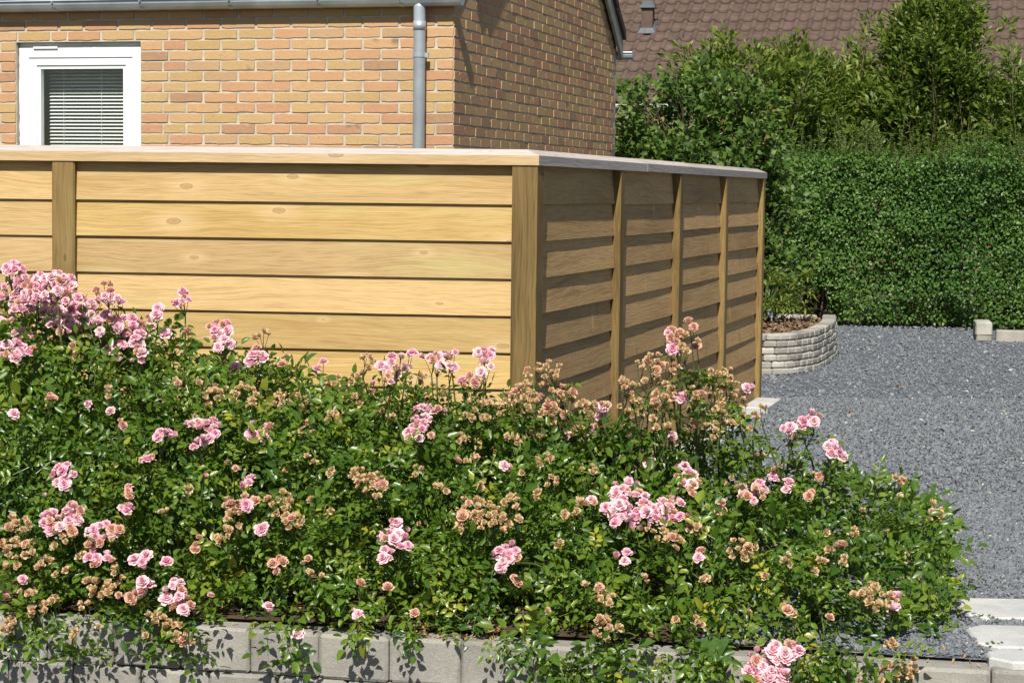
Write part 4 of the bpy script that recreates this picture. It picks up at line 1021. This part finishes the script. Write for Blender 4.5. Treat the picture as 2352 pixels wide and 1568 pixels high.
CL = '''P 25 620 30;P 20 665 38;P 70 650 38;P 130 645 36;P 90 690 40;P 150 690 40;F 240 665 22;P 265 690 18;P 215 700 32;P 180 730 36;P 240 735 32;P 290 745 34;P 200 762 28;P 140 740 30;P 10 740 28;P 40 772 24;P 20 800 28;P 60 795 18;P 300 775 28;P 320 815 18;P 265 800 20;F 170 800 20;P 110 660 30;P 50 700 26;P 325 770 16
P 355 715 18;P 345 745 16;P 415 685 25;P 385 760 14;F 430 765 12;P 500 755 30;P 510 782 22;W 605 770 18;P 585 812 26;P 528 848 18;F 655 825 14;P 740 840 14;F 625 850 10;W 835 825 22;W 832 870 28;W 780 880 28;P 912 828 22;P 925 850 22;P 885 850 18;P 940 820 12;F 900 872 18;P 1010 825 26;P 1040 815 14;F 985 820 16;P 1035 842 16;P 1112 812 22;P 1115 845 16;F 1090 862 12;F 1060 880 18;P 850 887 12;W 960 870 20
P 980 945 28;P 965 985 32;P 945 1000 18;P 1005 940 16;P 375 1000 24;P 470 985 30;P 440 970 12;P 455 1015 16;P 490 975 14;P 590 985 26;F 622 980 12;W 500 890 22;W 480 902 26;W 560 900 30;W 640 920 26;W 700 922 26;F 115 920 14;P 205 920 10;F 275 970 12;P 258 942 7;P 30 955 8;F 340 1055 14;P 145 1085 28;F 300 1130 16;P 105 1140 8;P 465 1095 8;P 575 1113 20;P 573 1156 18;F 535 1065 13;W 845 1105 36;W 872 1122 26;W 820 1088 22;W 645 1150 32;W 662 1190 28;W 530 1160 22;W 540 1190 22;W 520 1230 22;P 597 1207 12;F 1160 1075 14;W 1245 1050 20;P 1055 1060 8;F 1095 1120 10;W 1090 1165 42;W 1130 1190 36;W 1065 1192 26;W 1180 1150 18;W 1202 1190 13
W 1180 920 36;W 1230 860 32;W 1265 850 26;W 1210 900 36;W 1290 900 28;W 1250 930 36;W 1300 932 26;W 1350 930 22;F 1330 990 26;F 1365 985 16;P 1385 928 16;P 1385 948 13;F 1270 975 13;W 1175 1005 18;W 1130 930 28;W 1090 932 28;W 1000 900 24;P 1295 905 10
F 1560 775 26;F 1590 745 14;F 1545 772 20;W 1570 800 22;F 1608 790 13;W 1500 830 24;W 1478 836 16;W 1440 880 18;W 1500 870 20;W 1460 900 28;W 1520 890 26;P 1558 918 18;W 1600 900 24;W 1650 860 22;W 1665 840 13;W 1640 900 26;W 1680 880 18;W 1690 910 24;P 1720 888 12;W 1610 940 26;W 1660 930 24;W 1510 940 26;W 1450 932 24;W 1700 945 24;W 1750 938 14;W 1735 957 14;F 1600 975 16;W 1640 985 24;W 1672 970 18;P 1545 1010 13;W 1510 995 16;W 1722 990 14;W 1540 840 18;F 1590 860 12
P 1830 985 24;P 1848 975 20;P 1808 987 16;P 1870 955 20;P 1912 1030 26;P 1565 1085 28;P 1590 1110 13;P 1485 1058 16;P 1415 1055 9;W 1350 1080 18;P 1440 1120 30;P 1460 1150 34;P 1420 1160 30;P 1482 1180 34;P 1530 1170 30;P 1550 1158 18;P 1430 1196 24;F 1580 1190 20;W 1510 1215 22;W 1540 1240 26;F 1355 1150 14;P 1430 1275 16;P 1605 1272 12;W 1700 1255 26;W 1722 1262 18;P 1700 1130 22;P 1722 1140 20;P 1742 1120 16;P 1770 1088 20;P 1800 1110 14;F 1650 1160 16;W 1750 1050 12;W 1790 1072 12;W 1680 1100 14;F 1860 1130 12
W 1960 1225 16;W 1930 1260 12;W 2060 1100 18;W 2010 1372 32;W 2000 1355 22;W 2045 1370 16;P 2060 1402 15;P 2056 1376 12;W 1880 1290 14;W 2150 1172 22;W 2162 1186 13;W 1860 1310 11;W 1940 1290 12;W 2060 1500 22;W 2042 1540 26;W 2090 1530 22;W 2040 1480 18;W 2000 1500 11;W 1980 1180 10
W 1390 1380 26;W 1380 1360 16;W 1400 1440 30;W 1380 1428 22;W 1350 1350 13;P 1160 1275 26;P 1143 1270 18;P 1172 1260 16;P 900 1240 26;P 890 1268 22;P 925 1226 16;P 905 1206 13;F 925 1258 14;F 635 1290 20;F 710 1290 14;W 720 1320 18;F 825 1350 11;P 888 1355 7;P 625 1395 13;P 815 1410 13;F 945 1408 9;P 330 1285 22;P 323 1345 18;F 315 1366 16;P 395 1350 26;F 400 1376 26;P 430 1395 12;P 480 1365 8;P 380 1290 8;P 120 1190 28;P 160 1175 24;F 150 1202 26;W 130 1230 26;P 235 1215 28;F 222 1240 22;P 265 1215 12;P 285 1175 14;P 215 1282 18;P 250 1286 14;P 50 1335 9;P 5 1365 12;W 40 1200 26;W 20 1250 26;W 70 1260 22;W 30 1292 18;W 100 1290 18;W 140 1310 16;W 80 1400 22;W 30 1430 26;W 210 1345 30;W 255 1350 26;W 120 1390 22;W 190 1390 16;W 170 1452 13;W 350 1412 18;W 400 1440 26;W 416 1466 22;W 370 1425 16;F 455 1245 18;P 685 1462 8
P 1800 1490 26;P 1745 1510 28;P 1790 1540 30;P 1732 1548 26;P 1830 1490 14;P 1985 1557 13;W 250 900 14;F 400 880 12;W 700 990 18;W 760 960 20;W 880 930 22;W 1060 1010 16;W 960 1080 16;W 1010 1120 16;W 760 1080 12;W 430 1130 14;W 380 1180 12;W 1230 1130 16;W 1270 1100 18;W 1310 1180 18;W 1280 1240 14;W 1180 1330 12;W 1620 1330 12;W 1760 1330 10;W 1480 1330 12;W 1250 1410 10;W 1560 1420 10;W 1800 1400 12;W 1900 1410 10'''
rx = random.Random(91)
for (a0, a1, b0, b1, q) in ((1120, 1720, 890, 1010, 22), (720, 1120, 870, 960, 10), (0, 420, 1180, 1470, 10), (480, 1350, 1040, 1260, 12), (1350, 2100, 1060, 1480, 14), (420, 760, 870, 990, 6)):
    for _ in range(q): CL += ';W %d %d %d' % (rx.uniform(a0, a1), rx.uniform(b0, b1), rx.choice((8, 9, 11, 13, 16)))
CLS = []
for ent in CL.replace('\n', ';').split(';'):
    kd, u, v, r = ent.split(); u, v, r = float(u), float(v), float(r); CLS.append((kd, u, v, r, on_canopy(u, v)))
# --- foliage
def rose_foliage():
    n = 17500; s = rng.uniform(sv[0], S_END, n); H = Htop(s)
    keep = rng.uniform(0, 1, n) < np.clip(.35 + H * .75, 0, 1); s = s[keep]; H = H[keep]; n = len(s)
    ph = rng.uniform(0.0, math.pi * .93, n); rho = 1 - .62 * rng.uniform(0, 1, n) ** 1.35
    a = np.where(ph < math.pi / 2, AFs(s), AB)
    nzv = nz3(np.stack([s * 1.0, ph * .8, s * 0], 1), 2.6, 4); nz2 = nz3(np.stack([s, ph * .8, rho], 1), 7.0, 1)
    rr = rho * (1 + .11 * nzv + .06 * nz2)
    t = TC - np.cos(ph) * a * rr; z = np.sin(ph) * H * rr * 1.02
    hole = nz2 + nzv * .8; keep = (hole > -.27) & (rng.uniform(0, 1, n) < np.where(s > sbr[4], .60, 1.0)) & (z > -.02)
    s, t, z, ph, H, rho, nzv = [q[keep] for q in (s, t, z, ph, H, rho, nzv)]; n = len(s)
    P = np.array(W0)[None] + s[:, None] * np.array(WD) + t[:, None] * np.array(WN); P[:, 2] = z + .01
    on = -np.cos(ph)[:, None] * np.array(WN) + np.sin(ph)[:, None] * np.array([0, 0, 1.])
    return s, P, on, rho, nzv
fs, fP, fon, frho, fnz = rose_foliage()
HANG = [(0, 110, 1470, 10), (120, 300, 1430, 4), (300, 470, 1440, 7), (600, 700, 1470, 9), (750, 1000, 1440, 5), (1130, 1250, 1490, 14), (1220, 1420, 1545, 40), (1400, 1660, 1530, 36), (1700, 2110, 1560, 70), (1840, 2110, 1520, 30)]
hs, hP, hon = [], [], []
for u0, u1, vb, q in HANG:
    for k in range(q):
        u, v = random.uniform(u0, u1), vb - 60 * random.random() ** 1.3 + 8; P = atP(u, v, wpt(0, -.05 - .07 * random.random(), 0), WN); s, t = wst(P); hs.append(s); hP.append(P); hon.append(-WN + Vector((0, 0, .2)))
fs = np.concatenate([fs, hs]); fP = np.concatenate([fP, np.array(hP)]); fon = np.concatenate([fon, np.array(hon)]); frho = np.concatenate([frho, np.ones(len(hs))]); fnz = np.concatenate([fnz, np.zeros(len(hs))])
keepm = np.ones(len(fs), bool)                      # blooms stand outside the leaves
for kd, u, v, r, C in CLS:
    o_ = (EYEP - C).normalized() * .8 + Vector((0, 0, .3)); o_ = np.array(o_ / o_.length); dv = fP - np.array(C); al = dv @ o_
    pd = np.linalg.norm(dv - al[:, None] * o_, axis=1); keepm &= ~((al > -.03) & (al < .4) & (pd < r / FPX * C.y * .95 + .012))
nh = int(keepm[-len(hs):].sum()); fs, fP, fon, frho, fnz = [q[keepm] for q in (fs, fP, fon, frho, fnz)]
n = len(fs)
fx = fon * .5 + rand_dirs(n) * .85 + np.array([0, 0, -.12]); fx[-nh:] += np.array([0, 0, -.5])
fz = np.array([0, -.35, .75]) + fon * .4 + rand_dirs(n) * .55
fsz = rng.uniform(.68, 1.28, n); ffr = frames(fx, fz, fsz)
ftone = np.clip(rng.normal(.48, .2, n) + .12 * fnz + (rng.uniform(0, 1, n) < .004) * .6, 0, 1)
low = (fP[:, 2] < .18); ftone = np.clip(ftone + low * .12, 0, 1)
ftemp = rng.integers(0, 6, n); fb = np.clip(np.searchsorted(sbr, fs) - 1, 0, 5)
score = frho + .1 * (fon @ np.array([0, -.8, .5])); 
for k in range(6):
    idx = np.where(fb == k)[0]; front = idx[np.argsort(-score[idx])][:110]; rest_ = np.setdiff1d(idx, front)
    sets = [(*RL_[q], ffr[rest_][ftemp[rest_] == q], fP[rest_][ftemp[rest_] == q], ftone[rest_][ftemp[rest_] == q]) for q in range(6)]
    stuff(obj('foliage', scatter('rose foliage', sets, M['rose_leaf'], True), bushes[k]))
    for i in front:
        Q = Matrix(ffr[i] / fsz[i]); obj('leaf', RLM[ftemp[i]], bushes[k], fP[i], rot=Q, scale=float(fsz[i]))

# --- blooms
def bloom_geo(seed, kind):
    rs = random.Random(seed); V, F, T = [], [], []
    def petal(az, tilt, L, w, r0, h0, curl, ruf):
        b = len(V); ca, sa = math.cos(az), math.sin(az)
        for i in range(4):
            f = i / 3; a = tilt + curl * f; rr = r0 + L * f * math.sin(tilt + curl * f * .5); zz = h0 + L * f * math.cos(tilt + curl * f * .5)
            ww = w * (0.35, .85, 1.0, .62)[i]
            for j in (-1, 0, 1):
                cup = -abs(j) * .16 * L * (1 if f > .2 else .5); y = j * ww / 2
                px = rr + cup * math.sin(tilt) * .3 + rs.uniform(-ruf, ruf); pz = zz - cup * .8 + rs.uniform(-ruf, ruf) + (-.1 * L if (j and i == 3) else 0)
                V.append((px * ca - y * sa, px * sa + y * ca, pz)); T.append(min(1, f * .75 + .25 * (tilt / 1.3)))
        for i in range(3):
            for j in range(2): F.append((b + i * 3 + j, b + i * 3 + j + 1, b + i * 3 + j + 4, b + i * 3 + j + 3))
    if kind == 'dry':
        for nP, tl, L, w, h0, cu in ((7, 1.25, .0135, .013, .002, -.5), (6, .85, .0125, .012, .004, -.4), (5, .4, .010, .009, .005, -.2)):
            o = rs.uniform(0, 6)
            for k in range(nP): petal(o + 6.283 * k / nP + rs.uniform(-.3, .3), tl + rs.uniform(-.3, .3), L * rs.uniform(.7, 1.2), w * rs.uniform(.6, 1.1), .0015, h0, cu + rs.uniform(-.5, .5), .0013)
    else:
        ruf = .0016 if kind != 'fade' else .0018
        whorls = ((6, .55, .0165, .015, .002, -.35), (5, .35, .0145, .013, .004, -.3), (4, .15, .012, .010, .006, -.2)) if kind == 'half' else None
        for nP, tl, L, w, h0, cu in whorls or ((7, 1.35, .0195, .0185, .002, .25), (7, 1.05, .0175, .017, .004, .2), (6, .72, .0145, .0145, .006, .1), (5, .40, .0115, .011, .008, -.1), (4, .15, .009, .008, .009, -.2)):
            o = rs.uniform(0, 6)
            for k in range(nP): petal(o + 6.283 * k / nP + rs.uniform(-.15, .15), tl + rs.uniform(-.12, .12), L * rs.uniform(.88, 1.08), w * rs.uniform(.85, 1.1), .0018, h0, cu + rs.uniform(-.15, .15) - (.5 if kind == 'fade' else 0), ruf)
    # green cup below
    b = len(V); 
    for k in range(5): V.append((.004 * math.cos(k * 1.257), .004 * math.sin(k * 1.257), .003)); T.append(0)
    V.append((0, 0, -.006)); T.append(0)
    cupF = [(b + k, b + 5, b + (k + 1) % 5) for k in range(5)]
    return V, F, T, cupF
def bloom_mesh(seed, kind, mat):
    V, F, T, cf = bloom_geo(seed, kind); m = mesh('bloom', V, F + cf, mat, True); m.materials.append(M['stem'])
    a = m.attributes.new('tone', 'FLOAT', 'POINT'); a.data.foreach_set('value', T)
    for p in m.polygons[len(F):]: p.material_index = 1
    return m
BL = {'P': [bloom_mesh(700 + k, 'pink', M['pink']) for k in range(6)] + [bloom_mesh(780 + k, 'half', M['pink']) for k in range(2)], 'F': [bloom_mesh(720 + k, 'fade', M['fade']) for k in range(4)], 'W': [bloom_mesh(740 + k, 'dry', M['dry']) for k in range(6)]}

rc = random.Random(77); stems = [MB() for _ in range(6)]; extra = [[] for _ in range(6)]
used = [dict(P=0, F=0, W=0) for _ in range(6)]
for kd, u, v, r, C in CLS:
    s, t = wst(C); k = bush_of(s); dist = C.y
    rm = r / FPX * dist
    nb = max(1, round((r / ((8.6 if u < 345 else 9.4) if kd != 'W' else 8.9)) ** 2 * .95))
    axis = (Vector((0, -.75, .7)) + Vector((rc.uniform(-.3, .3), 0, 0))).normalized()
    sx = Vector((1, 0, 0)); sy = axis.cross(sx).normalized()
    root = C - axis * max(.05, rm * 1.1) - Vector((0, 0, .03)); stk = MB(); pls = []
    pts2 = []
    for q in range(nb):
        for tr in range(12):
            a, rr = rc.uniform(0, 6.283), math.sqrt(rc.random()); p = (math.cos(a) * rr * rm, math.sin(a) * rr * rm)
            md = .0125 if kd != 'W' else .010
            if all((p[0] - o[0]) ** 2 + (p[1] - o[1]) ** 2 > md * md for o in pts2): break
        pts2.append(p); rr2 = (p[0] ** 2 + p[1] ** 2) / max(rm * rm, 1e-6)
        pos = C + sx * p[0] + sy * p[1] - axis * (rr2 * rm * .55) + axis * rc.uniform(-.006, .008)
        dr = (pos - root).normalized() * .7 + axis * .5 + Vector((rc.gauss(0, .38), rc.gauss(0, .38), rc.gauss(0, .3)))
        pls.append((pos, dr.normalized()))
    for pos, dr in pls:
        mid = root.lerp(pos, .6) - dr * .008; stk.tube([root, mid, pos - dr * .003], [.0016, .0012, .0009], 4, False)
    par = obj('flower_cluster', stk.mesh('flower stalks', M['stem']), bushes[k])
    for pos, dr in pls:
        w_ = rc.random()
        kk = kd
        if kd == 'P' and w_ < .12: kk = 'F'
        if kd == 'F': kk = 'F' if w_ < .6 else ('W' if w_ < .85 else 'P')
        if kd == 'W' and w_ < .07: kk = 'F'
        rot = dr.to_track_quat('Z', 'Y').to_matrix() @ Matrix.Rotation(rc.uniform(0, 6.28), 3, 'Z')
        sc = rc.uniform(.70, 1.16) * (.96 if kk == 'P' else .84 if kk == 'F' else .98)
        obj({'P': 'pink_bloom', 'F': 'fading_bloom', 'W': 'withered_bloom'}[kk], rc.choice(BL[kk]), par, pos, rot=rot, scale=sc)
    # stem down into the bush with a few leaves on it
    B = wpt(min(s + rc.uniform(-.22, .22), S_END - .42), min(max(t + .25, .45), 1.15), 0.0); m1 = B.lerp(root, .55) + Vector((rc.uniform(-.06, .06), rc.uniform(-.04, .06), .06 + .08 * rc.random()))
    P_ = [B * (1 - f) ** 2 + m1 * 2 * f * (1 - f) + root * f * f for f in (0, .2, .4, .6, .8, 1)]
    if t > -.02: stems[k].tube(P_, [.0048, .0044, .004, .0034, .003, .0022], 5, False)
    for q in range(rc.randint(2, 5)):
        f = rc.uniform(.72, .99) if t > -.02 else 1; p = B * (1 - f) ** 2 + m1 * 2 * f * (1 - f) + root * f * f
        extra[k].append(p)
for k in range(6):
    obj('stems', stems[k].mesh('rose stems', M['stem']), bushes[k])
    E = np.array(extra[k]); n = len(E); xx = rand_dirs(n) * np.array([1, 1, .5]) + np.array([0, -.1, .1]); zz_ = np.array([0, -.2, .9]) + rand_dirs(n) * .4
    fr = frames(xx, zz_, rng.uniform(.7, 1.1, n)); tq = rng.integers(0, 6, n)
    stuff(obj('stem_leaves', scatter('stem leaves', [(*RL_[q], fr[tq == q], E[tq == q], rng.uniform(.2, .8, (tq == q).sum())) for q in range(6)], M['rose_leaf'], True), bushes[k]))

# ================================================================== SMALL THINGS
# bindweed hanging over the wall top
P = atP(1640, 1490, wpt(0, -.02, 0), WN); bw_ = thing('bindweed', 'bindweed with arrow shaped leaves hanging over the wall blocks near the pink cluster', 'weed', P)
V, F = [(0, 0, 0), (-.25, .45, .03), (.15, .5, .05), (.6, .25, .02), (1.1, 0, -.1), (.6, -.25, .02), (.15, -.5, .05), (-.25, -.45, .03)], [(0, 1, 2), (0, 2, 3), (0, 3, 4), (0, 4, 5), (0, 5, 6), (0, 6, 7)]
bwm = mesh('bindweed leaf', V, F, m_leaf('bindweed leaf', [(0, (.07, .15, .03)), (1, (.11, .21, .04))], .5, .35, .3, attr=False))
mb = MB(); pv = None; pts = []
for u, v, sz in ((1625, 1478, .05), (1650, 1490, .055), (1632, 1515, .05), (1662, 1512, .045), (1640, 1535, .04), (1610, 1468, .04), (1655, 1468, .045)):
    Q = atP(u, v, wpt(0, -.03 - random.uniform(0, .03), 0), WN); pts.append(Q)
    x = Vector((random.uniform(-.4, .4), -.15, -1)).normalized(); z = Vector((random.uniform(-.3, .3), -1, .35)); fr = frames(np.array([x]), np.array([z]), [1.0])[0]; obj('leaf', bwm, bw_, Q, rot=Matrix(fr), scale=sz)
mb.tube([P + Vector((0, .05, .03))] + pts[:5], .0014, 4, False); obj('stem', mb.mesh('stem', M['stem']), bw_)
# weeds in the open spot on the wall top
def weedpatch(name, label, u0, u1, v0, v1, q, sz, z, grp=None):
    P = atZ((u0 + u1) / 2, (v0 + v1) / 2, z); r = thing(name, label, 'weed', P, grp); LP, LX, LN = [], [], []
    for k in range(q):
        B = atZ(random.uniform(u0, u1), random.uniform(v0, v1), z)
        for j in range(7): w = random.uniform(0, 6.28); LP.append(B + Vector((math.cos(w) * sz * .3, math.sin(w) * sz * .3, random.uniform(0, sz)))); LX.append((math.cos(w), math.sin(w), random.uniform(0, .8))); LN.append((random.gauss(0, .3), random.gauss(0, .3), 1))
    n = len(LP); stuff(obj('leaves', scatter('weed', [(*simple_leaf(.4), frames(np.array(LX), np.array(LN), rng.uniform(.6, 1.1, n) * sz), np.array(LP), rng.uniform(0, 1, n))], M['weed'], True), r))
    mb = MB()
    for p in LP[::7]: mb.tube([(p.x, p.y, z - .005), tuple(p)], .0012, 4, False)
    obj('stems', mb.mesh('stems', M['stem']), r)
weedpatch('low_weed', 'pale green weed on the wall top in the open gap between rose bushes', 995, 1095, 1428, 1455, 16, .028, 0.0)
weedpatch('weed_tuft', 'tiny weed tuft between the farthest and middle pale slabs', 2230, 2290, 1424, 1430, 5, .014, 0.0, 'weed tufts between the slabs')
weedpatch('weed_tuft', 'tiny weed tuft between the middle and nearest pale slabs', 2270, 2310, 1485, 1490, 5, .014, 0.0, 'weed tufts between the slabs')
# fallen petals on the wall top
n = 420; us = np.concatenate([rng.uniform(930, 1150, 300), rng.uniform(300, 930, 60), rng.uniform(1600, 2250, 60)]); T = []
for u in map(float, us):
    s, t = wst(atZ(u, 1470, -.02)); p = wpt(s, random.uniform(.02, .24), 0); T.append((p.x, p.y, -.004 + (0.012 if wst(p)[1] > .075 else 0)))
stuff(obj('fallen_petals', scatter('fallen petals', [(chip, chipF, frames(rand_dirs(n), np.array([0, 0, 1.]) + rand_dirs(n) * .5, rng.uniform(.004, .010, n)), np.array(T), rng.uniform(.5, 1, n))], m_leaf('dry petals', [(0, (.25, .13, .06)), (1, (.55, .35, .16))], .8, .1, .1))))
bpy.data.objects['fallen_petals']['label'] = 'dried brown petals fallen on the wall top'
# two dead leaves on the gravel
dm = mesh('dead leaf', [(-.5, 0, .05), (-.15, .28, .2), (.25, .22, .25), (.5, 0, .1), (.2, -.25, .12), (-.2, -.22, .18), (0, 0, 0)], [(6, 0, 1), (6, 1, 2), (6, 2, 3), (6, 3, 4), (6, 4, 5), (6, 5, 0)][::1], m_plain('dead leaf', (.20, .10, .05), .8, .2, 30))
for (u, v, a), lab in (((2062, 887, .3), 'curled brown dead leaf on gravel, farther one near the planter'), ((1954, 946, 1.0), 'curled brown dead leaf on gravel, nearer one beside the fence end')):
    Q = atZ(u, v, 0.012); tag(obj('dead_leaf', dm, None, Q, a, scale=.05), lab, 'leaf', 'dead leaves on the gravel')

print('objects', len(bpy.data.objects), 'tris', sum(sum(len(p.vertices) - 2 for p in m.polygons) for m in bpy.data.meshes))
